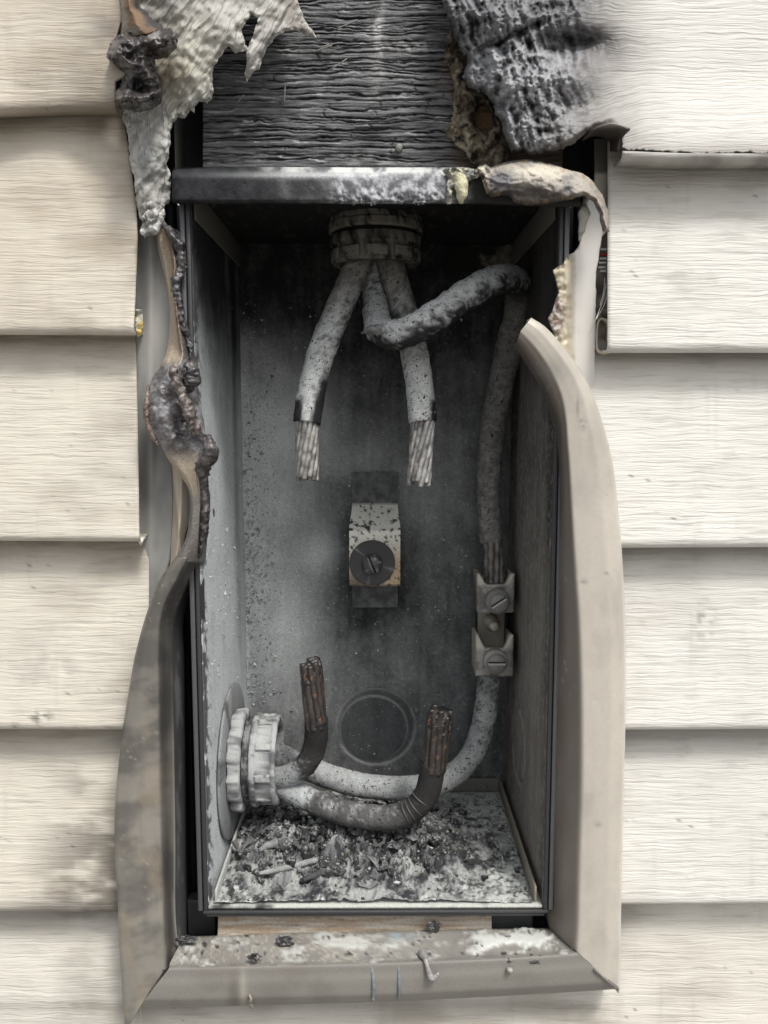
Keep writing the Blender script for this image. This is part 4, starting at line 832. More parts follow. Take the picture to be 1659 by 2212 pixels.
# ------------------------------------------------------------------ centre bracket with fibre washer
by = DEP
BR = empty('meter_bracket', P(808, 1311, DEP), 'raised strap bracket with round dark washer in the middle of the back panel', 'bracket')
q = [(1020, DEP - .0012), (1022, DEP - .0022), (1086, DEP - .0022), (1092, DEP - .004), (1142, DEP - .030), (1146, DEP - .032), (1262, DEP - .032), (1266, DEP - .031), (1267, DEP - .004), (1270, DEP - .0022), (1310, DEP - .0022), (1311, DEP - .0012)]
# strap plates and the raised block, in true world size
xs0, xs1 = P(761, 1150, DEP)[0], P(859, 1150, DEP)[0]
zz = lambda vv, Y: P(810, vv, Y)[2]
pts = [(zz(1020, DEP), DEP - .0020), (zz(1088, DEP), DEP - .0022), (zz(1094, DEP - .002), DEP - .005), (zz(1140, DEP - .028), DEP - .027), (zz(1146, DEP - .031), DEP - .0305), (zz(1150, DEP - .031), DEP - .031), (zz(1262, DEP - .031), DEP - .031), (zz(1266, DEP - .031), DEP - .030), (zz(1266, DEP - .031) - .0004, DEP - .0035), (zz(1270, DEP), DEP - .0022), (zz(1311, DEP), DEP - .002)]
pr = []
for (z0, y0_), (z1, y1_) in zip(pts, pts[1:]):
    k = max(2, int(math.hypot(z1 - z0, y1_ - y0_) / .0012)); pr += [(z0 + (z1 - z0) * i / k, y0_ + (y1_ - y0_) * i / k) for i in range(k)]
pr.append(pts[-1]); pr = np.array(pr); n = 34; xs = np.linspace(0, 1, n)
raised = sst(DEP - .01, DEP - .026, pr[:, 1]) * 0
g = np.stack([np.stack([(xs0 + xs1) / 2 + (xs1 - xs0) * (xs - .5) * (1 + .075 * float(sst(DEP - .004, DEP - .027, y))), np.full(n, y), np.full(n, z)], -1) for z, y in pr]); uu, vv = uv_of(g)
c = mixc([.085, .088, .092], [.16, .165, .168], sst(-.5, .5, F2(uu, vv, 20, 2)))
wm = sst(1086, 1092, vv) * sst(1268, 1262, vv)
wc = mixc([.80, .80, .73], [.44, .37, .28], sst(1150, 1240, vv + 20 * F2(uu, vv, 20, 3)))
wc = mixc(wc, [.42, .30, .18], .6 * blob(uu, vv, 855, 1240, 30, 40)); wc = mixc(wc, [.03, .03, .03], sst(.30, .42, F2(uu, vv, 8, 7) + .15 * sst(1105, 1150, vv) * sst(1160, 1140, vv)) * .95)
wc = mixc(wc, [.08, .07, .06], .75 * sst(1225, 1262, vv) * sst(815, 770, uu))  # painted shading towards the lower left of the block
c = mixc(c, wc, wm); v2, f2 = solid_grid(g, .0016); build('strap', v2 + .0002 * F3(v2, .003)[:, None], f2, M_ASH, BR, np.concatenate([c.reshape(-1, 3)] * 2), smooth=False)
g2 = DEP - .031
v_, f_ = bbox((xs0 - .0004, DEP - .0295, zz(1264, g2)), (xs1 + .0004, DEP - .002, zz(1150, g2)), .0006); build('block', v_, f_, M_ASH, BR, soot_col(v_, (.02, .02, .02), (.10, .09, .07)))
wcn = P(804, 1216, DEP - .033); wr = px(50, DEP - .033)
v_, f_ = lathe([(.003, 0), (wr * .97, 0), (wr, .0006), (wr, .0016), (.003, .0016)], wcn, 'Y', 80); v_[:, 1] -= .0001
c = mixc(np.tile([.042, .043, .047], (len(v_), 1)), [.2, .2, .2], sst(.25, .6, F3(v_, .008, 4) - .1)); build('washer', v_, f_, M_BLACK, BR, c, smooth=False)
sc = P(804, 1219, DEP - .0345); r = px(22, DEP - .03)
v_, f_ = lathe([(r * 1.04, .0014), (r * 1.0, -.001), (r * .9, -.0026), (r * .7, -.0038), (r * .4, -.0045), (.0002, -.0047)], sc, 'Y', 48, close=False); 
S = build('screw', v_, f_, M_CHAR, BR, mixc(np.tile([.05, .05, .053], (len(v_), 1)), [.3, .3, .3], sst(.1, .5, F3(v_, .005, 9)) * .7))
rot = math.radians(-68); d = np.array([math.cos(rot), 0, math.sin(rot)]); nrm = np.array([-d[2], 0, d[0]])
for off, wdt, cl in ((.0, .0009, (.006, .006, .006)), (-.0012, .0003, (.3, .3, .3))):
    rows_ = []
    for b_ in (-1, 1): rows_.append([sc + d * a_ * r * .85 + nrm * (b_ * wdt + off) + np.array([0, -.0051 + .0017 * a_ * a_, 0]) for a_ in np.linspace(-1, 1, 14)])
    v2, f2 = solid_grid(np.array(rows_), .0008); build('slot', v2, f2, M_BLACK, S, np.array(cl))

# ------------------------------------------------------------------ trim frame
def soot_trim(u, v, base, k=1.0):
    c = base * (1 + .05 * F2(u, v, 160, 3)[..., None])
    return c
def trim_thing(label, loc): return empty('trim_strip', loc, label, 'trim', 'vinyl trim strips framing the box')
# left strip: outer edge, face, crease, bevel, return
TL = trim_thing('left trim strip, soot greyed and twisted, melted to a burnt rim at its top', P(310, 2200, -.02))
yf = -.022
LR = []
for (v0, ul, uc_, ub, ur, yb_) in ((1205, 377, 405, 430, 437, -.004), (1250, 346, 382, 409, 424, -.002), (1300, 325, 357, 386, 405, .0), (1350, 308, 345, 372, 396, .002), (1420, 290, 342, 370, 398, .004), (1500, 276, 343, 371, 399, .004), (1600, 261, 344, 374, 400, .004), (1720, 249, 346, 376, 401, .004), (1840, 247, 349, 377, 402, .004), (1960, 253, 352, 377, 403, .004), (2030, 256, 354, 382, 404, .004)):
    LR.append([(ul, v0, yf + .004, .018), (ul, v0, yf + .003), (ul + 5, v0, yf), ((ul * 2 + uc_) / 3, v0, yf - .002), ((ul + 2 * uc_) / 3, v0, yf - .002), (uc_, v0, yf - .001), ((uc_ + ub) / 2, v0, (yf + yb_) / 2 + .001), (ub, v0, yb_), (ub + 3, v0, yb_ + .002), (ur, v0, .018), (ur, v0, .03)])
LR.append([(262, 2130, yf + .004, .018), (262, 2130, yf + .003), (267, 2128, yf), (297, 2110, yf - .002), (328, 2100, yf - .002), (357, 2088, yf - .001), (366, 2068, -.012), (386, 2040, .002), (388, 2040, .005), (404, 2040, .018), (404, 2040, .03)])
LR.append([(269, 2226, yf + .004, .018), (269, 2226, yf + .003), (272, 2226, yf), (290, 2196, yf - .002), (318, 2150, yf - .002), (358, 2091, yf - .001), (368, 2090, -.012), (387, 2044, .002), (389, 2043, .005), (404, 2042, .018), (404, 2042, .03)])
g = loft(LR, 330, 60); g = g + np.array([0, 1, 0]) * (.0007 * F3(g, .05, 3))[..., None]
u, v = uv_of(g); tcol = np.linspace(0, 10, 60)[None, :] * np.ones((330, 1))
c = TRIM * .60 * np.ones(u.shape + (1,))
m = .65 * sst(-.35, .45, F2(u + .5 * v, v, 110, 6, 70)) + .55 * sst(1800, 1300, v); c = mixc(c, [.085, .080, .074], np.clip(m, 0, .88)); c = mixc(c, [.07, .063, .058], .6 * sst(0, .6, F2(u, v, 18, 31, 200)) * sst(3, 5, tcol)); c = mixc(c, [.45, .42, .37], .45 * sst(.5, .6, F2(u + .3 * v, v, 12, 33, 5)) * sst(.0, .4, F2(u, v, 150, 34)))
c = mixc(c, [.33, .27, .19], .35 * sst(0, .5, F2(u, v, 60, 9, 90)) * sst(1400, 1700, v)); c = mixc(c, [.06, .058, .058], .75 * np.exp(-((tcol - 5.9) / .7) ** 2) * sst(-.4, .4, F2(u, v, 200, 2) + .3))
c = mixc(c, [.42, .41, .39], np.exp(-((tcol - 7.2) / .3) ** 2) * sst(1420, 1800, v)); c = mixc(c, [.06, .061, .064], sst(7.4, 7.9, tcol)); c = mixc(c, [.20, .205, .21], .5 * sst(7.9, 8.2, tcol) * sst(9.2, 8.6, tcol) * sst(0, .4, F2(u, v, 10, 2, 120)))
v2, f2 = solid_grid(g, .0013); build('cover', v2, f2, M_TRIM, TL, np.concatenate([c.reshape(-1, 3), c.reshape(-1, 3) * .5]))
# twisted neck and burnt upper rim of the same strip
LU = []
for (v0, ul, u1, u2, ur, y0, y1, y2, y3) in ((1215, 372, 398, 424, 436, -.018, -.023, -.014, .002), (1170, 398, 410, 428, 439, -.016, -.022, -.020, -.002), (1125, 408, 415, 430, 444, -.014, -.022, -.022, -.004), (1080, 410, 418, 434, 446, -.014, -.021, -.022, -.004), (1050, 404, 418, 432, 442, -.012, -.020, -.024, -.006), (1015, 378, 404, 428, 444, -.008, -.018, -.026, -.010), (985, 358, 396, 436, 462, -.008, -.018, -.030, -.020),
        (960, 345, 384, 424, 458, -.010, -.024, -.024, -.022), (940, 334, 372, 408, 438, -.012, -.028, -.022, -.012), (905, 319, 352, 392, 432, -.012, -.030, -.022, -.006), (860, 317, 348, 384, 420, -.010, -.030, -.022, -.006), (820, 328, 352, 384, 416, -.006, -.024, -.024, -.008), (792, 346, 364, 386, 420, -.002, -.014, -.020, -.006), (765, 358, 374, 394, 416, .0, -.008, -.016, -.004), (735, 363, 376, 390, 413, .004, -.004, -.014, -.002),
        (690, 366, 372, 384, 404, .005, -.002, -.014, .0), (650, 364, 370, 380, 396, .006, -.002, -.014, .0), (610, 357, 366, 376, 394, .006, .0, -.012, .0), (570, 348, 362, 378, 399, .006, .0, -.010, .0), (530, 340, 352, 370, 390, .006, .0, -.008, .002), (495, 338, 348, 362, 380, .006, .002, -.006, .002)):
    y1 = y1 if v0 > 1000 or v0 < 780 else y1 * .8
    LU.append([(ul, v0, y0 + .006, .006), (ul, v0, y0), ((ul + u1) / 2, v0, (y0 + y1) / 2 - .002), (u1, v0, y1), ((u1 + u2) / 2, v0, (y1 + y2) / 2), (u2, v0, y2), ((u2 + ur) / 2, v0, (y2 + y3) / 2 - .002), (ur, v0, y3), (ur, v0, y3, .012)])
g = loft(LU, 300, 56); u, v = uv_of(g); tcol = np.linspace(0, 8, 56)[None, :] * np.ones((300, 1))
burn = sst(1010, 950, v) * sst(770, 800, v); rim = np.exp(-((tcol - 4.9) / .9) ** 2)
rough = (.0019 * burn + .0014 * sst(780, 700, v) * rim + .0012 * sst(1200, 1050, v) * sst(5.2, 6.4, tcol) + .0002)
g = g - np.array([0, 1, 0]) * (rough * (R2(u, v, 26, 3) + .5 * F2(u, v, 8, 5)))[..., None]
pit = burn * np.exp(-(((u - 392) / 16.) ** 2 + ((v - 905) / 40.) ** 2)); g[..., 1] += .010 * pit * sst(-.3, .3, F2(u, v, 16, 8) + .4)
c = mixc(TRIM * .45 * np.ones(u.shape + (1,)), [.12, .11, .105], sst(1020, 1190, v) * .7)
tan = sst(5.4, 4.4, tcol + .25 * F2(u, v, 22, 2)); cream = np.array([.50, .41, .31])
c = mixc(c, cream, tan * (sst(1090, 1040, v) * sst(960, 990, v) + sst(815, 770, v)) * .9)
bc = mixc([.10, .092, .095], [.34, .335, .352], sst(-.5, .7, F2(u, v, 40, 3) + .25 * F2(u, v, 8, 4) + .2)); bc = mixc(bc, [.035, .03, .03], sst(.35, .6, F2(u, v, 12, 44)) * .8); bc = mixc(bc, [.10, .06, .045], np.clip(sst(.3, .6, F2(u, v, 22, 12)) * .4 + .8 * sst(1.3, .5, tcol), 0, .9))
c = mixc(c, bc, burn); c = mixc(c, [.02, .017, .016], np.clip(pit, 0, 1) * .85)
c = mixc(c, [.16, .10, .065], sst(790, 750, v) * np.exp(-((tcol - 4.7) / .6) ** 2) * .9); c = mixc(c, [.045, .043, .045], sst(5.0, 5.6, tcol + .3 * F2(u, v, 14, 3)) * np.clip(sst(800, 760, v) + sst(960, 985, v) * sst(1210, 1150, v), 0, 1) * .9)
v2, f2 = solid_grid(g, .0016); build('burnt_rim', v2, f2, M_CHAR, TL, np.concatenate([c.reshape(-1, 3)] * 2))
def rough_tube(name, pts, rad, col, par, amp=.0012, sc=.0045, col2=None, mat=None, n=60):
    v_, f_, s_, th, nr = tube(np.array([P(*q) for q in pts]), rad, 16, n, lambda p, s, t, n_: amp * (F3(p, sc, 3) + .6 * F3(p, sc * .35, 6)))
    c_ = mixc(np.tile(np.array(col, float), (len(v_), 1)), col2 or (np.array(col) * 2.6), sst(-.3, .5, F3(v_, .004, 9))); return build(name, v_, f_, mat or M_CHAR, par, c_)
rough_tube('curled_ridge', [(384, 786, -.026), (374, 806, -.030), (386, 838, -.031), (400, 872, -.029), (412, 902, -.028), (424, 928, -.026), (432, 944, -.022)], [.0018, .0026, .0028, .0026, .0034, .0032, .0016], (.06, .045, .04), TL, .0022, .005, (.25, .215, .20))
rough_tube('curled_ridge', [(400, 784, -.022), (416, 802, -.022), (412, 830, -.020), (408, 850, -.018)], [.001, .0038, .0042, .0012], (.035, .033, .034), TL, .0022, .005, (.12, .115, .115))
rough_tube('curled_ridge', [(428, 946, -.026), (448, 952, -.032), (456, 972, -.033), (448, 992, -.030), (438, 1006, -.027), (440, 1040, -.024), (444, 1090, -.022), (442, 1140, -.020), (436, 1180, -.016), (430, 1204, -.012)], [.0014, .0032, .0048, .0040, .0024, .0022, .0022, .0020, .0016, .0006], (.030, .026, .027), TL, .0016, .004, (.13, .115, .115), n=110)
rough_tube('curled_ridge', [(350, 478, -.006), (368, 505, -.010), (386, 530, -.010), (393, 560, -.009), (388, 590, -.010), (380, 616, -.012), (388, 660, -.012), (394, 700, -.012), (408, 740, -.010), (414, 776, -.012)], [.0012, .0026, .0030, .0028, .0024, .0018, .0020, .0018, .0016, .0010], (.022, .020, .022), TL, .0020, .004, (.10, .095, .095), n=110)
rough_tube('curled_ridge', [(322, 830, -.016), (316, 870, -.018), (317, 905, -.018), (326, 935, -.017), (342, 962, -.016)], [.0008, .0016, .0018, .0016, .0008], (.11, .075, .06), TL, .0008, .003, (.24, .19, .17))
# translucent tan inner wall behind the neck
rows = [[(v_u, vv_, yy) for v_u, yy in ((a0, .009), ((a0 + a1) / 2, -.001), (a1, .004))] for vv_, a0, a1 in ((985, 372, 412), (1050, 374, 408), (1120, 373, 408), (1160, 370, 400), (1210, 368, 392), (1260, 360, 388))]
g = loft(rows, 70, 26); u, v = uv_of(g); g[..., 1] -= .002 * np.exp(-((u - (384 + .10 * (v - 1100))) / 5.) ** 2); v2, f2 = solid_grid(g, .0012)
build('inner_wall', v2, f2, M_FLANGE, TL, np.array([.50, .43, .345]))
for (v0, v1, uu0) in ((1290, 2030, 0),):
    pass
# left nailing flange
o = sheet('nailing_flange', [(270, 470), (352, 470), (372, 640), (372, 760), (352, 820), (372, 960), (376, 1180), (352, 1260), (330, 1345), (290, 1345), (270, 1100)], lambda u, v, e: .012 - .003 * sst(300, 330, u) * sst(345, 320, u) + 0 * u,
      lambda u, v, e, Y: mixc(mixc(np.tile(np.array([.30, .30, .285]), (len(u), 1)), [.42, .41, .39], blob(u, v, 320, 660, 40, 120)), [.14, .14, .135], .5 * sst(-.1, .5, F2(u, v, 70, 3, 200)) + .45 * sst(620, 530, v)), M_FLANGE, 6, .0015, jag=0)
tag(o, 'smooth grey nailing flange exposed between left siding ends and the burnt rim', 'flange')
o = sheet('foil_patch', [(292, 668), (305, 668), (310, 705), (305, 724), (296, 728), (291, 705)], lambda u, v, e: -.004 - .003 * F2(u, v, 12, 3), lambda u, v, e, Y: mixc([.45, .44, .38], [.55, .42, .14], sst(-.2, .4, F2(u, v, 12, 5) + (v - 700) / 60.)), M_FOAM, 3, .001, jag=1)
tag(o, 'small yellowed torn flake stuck at the end of a left siding course', 'flake')

# right strip
TRM = trim_thing('tan right trim strip bent inward to a cut tip at its top', P(1300, 2140, -.02))
RR = []
for (v0, lo, cr_, rt, dv, y) in ((696, 1116, 1122, 1158, -1, -.038), (706, 1122, 1134, 1170, -1, -.038)): pass
def rrow(pl, pc, pr_, yl, yc, yr, ret):
    (u0, v0), (u1, v1), (u2, v2_) = pl, pc, pr_
    m = lambda a_, b_, t: (a_[0] + (b_[0] - a_[0]) * t, a_[1] + (b_[1] - a_[1]) * t)
    f1 = m(pc, pr_, .33); f2_ = m(pc, pr_, .67); b1 = m(pl, pc, .5); e = m(pr_, pc, .06)
    return [(u0, v0, yl, ret + .006), (u0, v0, yl, ret * .5), (u0, v0, yl), (b1[0], b1[1], (yl + yc) / 2 - .0015), (u1, v1, yc), (f1[0], f1[1], yc - .0008), (f2_[0], f2_[1], yc - .0010), (e[0], e[1], (yc + yr) / 2 - .001), (u2, v2_, yr), (u2, v2_, yr, .014)]
RR = [rrow((1116, 742), (1124, 716), (1148, 686), -.028, -.034, -.030, .008), rrow((1130, 760), (1146, 738), (1176, 704), -.027, -.034, -.030, .008), rrow((1150, 790), (1168, 765), (1204, 733), -.025, -.033, -.028, .008), rrow((1172, 826), (1192, 804), (1238, 776), -.022, -.031, -.026, .008),
      rrow((1190, 868), (1212, 850), (1264, 814), -.018, -.029, -.022, .008), rrow((1204, 912), (1222, 900), (1288, 868), -.014, -.027, -.020, .008), rrow((1208, 965), (1226, 958), (1306, 926), -.008, -.026, -.019, .010), rrow((1209, 1030), (1231, 1030), (1325, 1005), -.004, -.025, -.018, .014), rrow((1206, 1120), (1236, 1120), (1338, 1120), -.001, -.025, -.018, .018),
      rrow((1202, 1220), (1242, 1220), (1346, 1220), .001, -.025, -.018, .020), rrow((1198, 1360), (1252, 1360), (1352, 1360), .002, -.025, -.018, .022), rrow((1192, 1520), (1257, 1520), (1353, 1520), .003, -.025, -.018, .022), rrow((1187, 1700), (1257, 1700), (1348, 1700), .003, -.025, -.018, .022), rrow((1185, 1860), (1252, 1860), (1345, 1860), .003, -.025, -.018, .022),
      rrow((1185, 1985), (1249, 1990), (1342, 2000), .003, -.025, -.018, .022), rrow((1187, 2004), (1246, 2040), (1341, 2080), .003, -.025, -.018, .022), rrow((1188, 2008), (1246, 2056), (1339, 2146), .003, -.025, -.018, .022)]
g = loft(RR, 330, 84); g = g + np.array([0, 1, 0]) * (.0006 * F3(g, .06, 5))[..., None]; u, v = uv_of(g); tcol = np.linspace(0, 9, 84)[None, :] * np.ones((330, 1))
c = TRIM * np.array([1.2, 1.19, 1.19]) * np.ones(u.shape + (1,)); c = mixc(c, [.20, .165, .14], sst(4.2, 3.7, tcol) * .9); c = mixc(c, [.07, .055, .045], sst(3.2, 2.1, tcol) * .8)  # bevel colour deepened to paint its shade, darkest beside the gap
c = mixc(c, [.15, .135, .12], .6 * np.exp(-((tcol - 2.9) / .7) ** 2) * sst(1000, 1250, v) * sst(-.5, .4, F2(u, v, 160, 3, 300)))
c = mixc(c, [.22, .15, .10], .7 * np.exp(-((tcol - 1.9) / .25) ** 2) * sst(1400, 1800, v)); c = mixc(c, [.27, .25, .23], .25 * sst(0, .6, F2(u, v, 90, 7, 180)))
c = mixc(c, [.09, .09, .09], .8 * blob(u, v, 1259, 915, 7, 12) * sst(-.3, .3, F2(u, v, 8, 2)) + .5 * blob(u, v, 1248, 880, 3, 22))
c = mixc(c, [.25, .24, .23], .45 * blob(u, v, 1195, 800, 40, 22))
c = mixc(c, [.55, .53, .5], .5 * sst(.5, .62, F2(u - .12 * v, v, 9, 33, 5)) * sst(.0, .4, F2(u, v, 150, 34))); c = mixc(c, [.24, .225, .2], .35 * sst(-.1, .7, F2(u, v, 120, 35, 200)))
c = mixc(c, [.60, .58, .54], .7 * np.exp(-((tcol - 7.6) / .35) ** 2) * sst(1000, 1400, v))  # painted highlight along the outer edge
for (a_, b_, r_) in ((1261, 1256, 5), (1310, 1238, 3), (1311, 1070, 2), (1292, 1780, 5)): c = mixc(c, [.2, .18, .16], .7 * blob(u, v, a_, b_, r_ * 1.6, r_))
v2, f2 = solid_grid(g, .0013); build('cover', v2, f2, M_TRIM, TRM, np.concatenate([c.reshape(-1, 3), c.reshape(-1, 3) * .6]))
# bottom strip
TBM = trim_thing('bottom trim strip, sill ledge covered with ash, drips and burnt crumbs', P(830, 2160, -.02))
def brow(u0, ut, um, ub, vt, vm, vb):
    return [(ut, vt + 0, .020), (ut, vt + 2, .004), ((ut + um) / 2, (vt + vm) / 2 - 6, -.008), (um, vm - 8, -.020), (um, vm, -.0255), ((um * .6 + ub * .4), vm + (vb - vm) * .4, -.0270), ((um * .2 + ub * .8), vm + (vb - vm) * .8, -.0255), (ub, vb - 3, -.022), (ub, vb, -.019), (ub, vb, -.019, .014)]
BRW = [brow(0, 398, 366, 300, 2022, 2091, 2177), brow(0, 408, 380, 330, 2022, 2091, 2176), brow(0, 466, 450, 430, 2020, 2090, 2176), brow(0, 592, 585, 580, 2014, 2087, 2172), brow(0, 830, 830, 830, 2009, 2081, 2165), brow(0, 1060, 1062, 1070, 2005, 2072, 2153), brow(0, 1180, 1190, 1230, 2004, 2064, 2144), brow(0, 1222, 1240, 1322, 2004, 2060, 2138), brow(0, 1226, 1247, 1334, 2004, 2058, 2138)]
g = loft(BRW, 330, 70); u, v = uv_of(g); tcol = np.linspace(0, 9, 70)[None, :] * np.ones((330, 1))
ash = sst(-.15, .5, F2(u, v, 60, 3, 24) + .35 * F2(u, v, 10, 6) + 1.0 * blob(u, v, 1130, 2030, 110, 18) + .5 * blob(u, v, 720, 2030, 80, 14) + .5 * blob(u, v, 880, 2040, 120, 16) - .28) * sst(4.0, 3.3, tcol + .4 * F2(u, v, 24, 4))
c = TRIM * np.array([.60, .615, .635]) * np.ones(u.shape + (1,)); cell = 1 - np.abs(N2(u, v, 13, 4)) * 3
c = mixc(c, [.17, .16, .15], .65 * sst(-.2, .5, F2(u, v, 60, 8)) * sst(4.2, 3.2, tcol)); c = mixc(c, [.42, .39, .34], .7 * sst(.55, .95, cell) * sst(4.1, 3.4, tcol) * sst(1000, 700, u))
c = mixc(c, [.12, .11, .10], .5 * sst(3.6, 4.0, tcol) * sst(5.2, 4.2, tcol)); c = mixc(c, [.15, .135, .12], np.clip(.75 * blob(u, v, 505, 2140, 14, 60) + .4 * blob(u, v, 590, 2150, 40, 50) + .35 * sst(0, .6, F2(u, v, 100, 5)), 0, .8))
c = mixc(c, [.46, .43, .37], .5 * blob(u, v, 525, 2140, 8, 40)); c = mixc(c, WASH * .92, ash * (.55 + .35 * sst(950, 1080, u))); c = mixc(c, [.03, .03, .03], sst(.36, .55, F2(u, v, 18, 12) - .12 * sst(1000, 1100, u)) * sst(3.8, 3.2, tcol) * .9)
g[..., 1] -= (.0016 * ash * sst(-.4, .4, F2(u, v, 12, 9))); g[..., 2] += .0012 * ash
c = mixc(c, [.28, .36, .42], .8 * blob(u, v, 862, 2022, 26, 10) * sst(-.4, .3, F2(u, v, 20, 2)))
v2, f2 = solid_grid(g, .0013); build('cover', v2, f2, M_LEDGE, TBM, np.concatenate([c.reshape(-1, 3), c.reshape(-1, 3) * .6]))
# marks and lumps left on the bottom strip
BG = 'drips and crumbs on the bottom trim'
def fdrip(lab, pts, rad, col, mat): return blobtube('drip', pts, rad, col, mat, lab, 'drip', 14, .0003, .004, group=BG)
fdrip('left one of two blue grey dried runs on the bottom trim face', [(803, 2088, -.0252), (806, 2110, -.0266), (807, 2135, -.0265), (806, 2160, -.0250)], [.0009, .0012, .0013, .0012, .0010], (.185, .20, .205), M_MELT)
fdrip('right one of two blue grey dried runs on the bottom trim face', [(860, 2086, -.0252), (862, 2110, -.0266), (862, 2140, -.0263), (861, 2158, -.0250)], [.0008, .0011, .0012, .0010, .0008], (.185, .20, .205), M_MELT)
fdrip('shiny grey hooked drip with ash hanging over the bottom trim edge', [(912, 2058, -.018), (920, 2075, -.026), (926, 2098, -.029), (934, 2112, -.030), (948, 2102, -.030)], [.0030, .0018, .0012, .0024, .0009], (.26, .25, .24), M_CHAR)
fdrip('round glossy bead on the bottom trim face', [(1096, 2092, -.0272), (1100, 2095, -.0285), (1104, 2097, -.0272)], [.0009, .0020, .0009], (.32, .30, .27), M_CHAR)
fdrip('tiny curled brown shaving at the bottom edge of the trim', [(538, 2148, -.0262), (542, 2158, -.027), (540, 2166, -.026), (544, 2176, -.024)], [.0008, .0012, .0010, .0009], (.25, .22, .19), M_MELT)
def crumb(lab, u, v, y, r, col, seed, sq=(1, .6, .7), mat=None):
    bm = bmesh.new(); bmesh.ops.create_icosphere(bm, subdivisions=3, radius=1); vv_ = np.array([tuple(q.co) for q in bm.verts]); ff_ = [tuple(q.index for q in k.verts) for k in bm.faces]; bm.free()
    vv_ = vv_ * (1 + .6 * F3(vv_, .9, seed)[:, None] + .6 * F3(vv_, .35, seed + 4)[:, None]) * np.array(sq) * r * .52 + P(u, v, y)
    tag(build('char_crumb', vv_, ff_, mat or M_CHAR, None, mixc(np.tile(np.array(col), (len(vv_), 1)), [.35, .35, .35], sst(.15, .5, F3(vv_, .003, seed)) * .6), smooth=False), lab, 'crumb', BG)
crumb('glossy black crumb on the left of the ash ledge', 548, 2068, -.0225, .0056, (.02, .018, .018), 3, (1.2, .6, .7))
crumb('wedge shaped black crumb at the back of the ash ledge', 615, 2034, -.008, .0075, (.025, .024, .024), 5, (1.3, .5, .9))
crumb('black bubbly crumb at the right end of the ash ledge', 1160, 2072, -.0235, .0100, (.035, .035, .036), 8, (1.5, .5, .6))
crumb('small dark crumb beside the round glossy bead', 1100, 2075, -.025, .0038, (.05, .05, .05), 12)
crumb('ragged black flake fallen between wood strip and ledge', 938, 2000, .0, .0065, (.03, .028, .028), 14, (1.2, .5, .9))
crumb('burnt black scrap wedged at the left inner corner of the frame', 402, 2028, -.006, .0075, (.03, .029, .03), 17, (1.6, .5, .5))

# wood strip and black fillers under the box
q0 = P(472, 1962, .010); q1 = P(1060, 2034, .010)
pt = plane_uv((q0[0], .010, q0[2] + .004), (q1[0], .010, q0[2] + .004), (q0[0], .004, q1[2]), 220, 40); u, v = uv_of(pt)
pt[..., 1] += .0006 * F2(u, v, 60, 2, 6); c = mixc([.32, .25, .18], [.44, .40, .345], sst(-.4, .5, F2(u, v, 120, 3, 7))); c = mixc(c, [.16, .145, .13], sst(1984, 1972, v + 5 * F2(u, v, 30, 4)) * .9)
c = mixc(c, [.09, .075, .06], .6 * sst(.3, .6, F2(u, v, 140, 6, 5))); c = mixc(c, [.035, .035, .035], .7 * sst(.15, .4, F2(u, v, 14, 4)) * sst(1986, 1974, v))
v2, f2 = solid_grid(pt, .012); tag(build('wood_strip', v2, f2, M_WOOD, None, np.concatenate([c.reshape(-1, 3)] * 2)), 'raw wood strip with orange grain and sooted top edge below the box', 'wood')
for nm, (a0, b0_, a1, b1_), yy, cl, lab in (('rubber_gasket', (1062, 1962, 1150, 2030), .012, (.045, .047, .048), 'flat black rubber gasket to the right of the raw wood strip'), ('rubber_gasket', (404, 1955, 466, 2030), .020, (.028, .029, .031), 'dark gasket in the lower left corner, left of the wood strip')):
    q0 = P(a0, b0_, yy); q1 = P(a1, b1_, yy); v_, f_ = bbox((q0[0], yy, q1[2]), (q1[0], yy + .01, q0[2] + .003), .0008); tag(build(nm, v_, f_, M_BLACK, None, np.array(cl)), lab, 'gasket')
# vertical channel seen in the gap at the upper left
q0 = P(383, 255, .022); q1 = P(391, 440, .022); v_, f_ = bbox((q0[0], .012, q1[2]), (q1[0], .034, q0[2] + .03), .0006); tag(build('channel_strip', v_, f_, M_STEEL, None, soot_col(v_, (.04, .04, .04), (.12, .11, .09))), 'narrow sooty channel edge standing in the dark gap left of the board', 'channel')

# ------------------------------------------------------------------ right flange with torn cream edge, melted top flap
FL = [(1262, 418), (1300, 418), (1311, 470), (1309, 500), (1301, 512), (1288, 587), (1287, 662), (1284, 857), (1284, 960), (1215, 960), (1205, 800), (1196, 720), (1184, 689), (1194, 671), (1199, 650), (1208, 632), (1202, 608), (1194, 584), (1217, 569), (1226, 551), (1241, 545), (1253, 527), (1250, 500), (1254, 464)]
def fl_y(u, v, e): return .008 - .016 * sst(1245, 1222, u) * sst(530, 570, v) - .0022 * F2(u, v, 22, 3) * sst(1245, 1215, u) - .003 * sst(10, 0, e) * F2(u, v, 14, 5) * sst(1260, 1230, u)
def fl_c(u, v, e, Y):
    c = mixc([.62, .60, .57], [.35, .35, .34], .8 * sst(520, 430, v) + .3 * sst(1275, 1290, u) * 0)
    cre = sst(1246, 1232, u + 5 * F2(u, v, 30, 4)) * sst(540, 560, v); c = mixc(c, mixc([.52, .47, .36], [.34, .28, .19], sst(-.3, .6, F2(u, v, 24, 6))), cre)
    return mixc(c, mixc([.14, .085, .06], [.45, .42, .38], sst(-.3, .4, F2(u, v, 8, 9))), np.clip(blob(u, v, 1205, 665, 22, 34) + .9 * blob(u, v, 1196, 705, 26, 18) + .5 * sst(5, 0, e) * sst(-.2, .3, F2(u, v, 10, 3)) * sst(1262, 1250, u), 0, 1))
o = sheet('nailing_flange', FL, fl_y, fl_c, M_FLANGE, 3.6, .0014, jag=1.2, seed=6, )
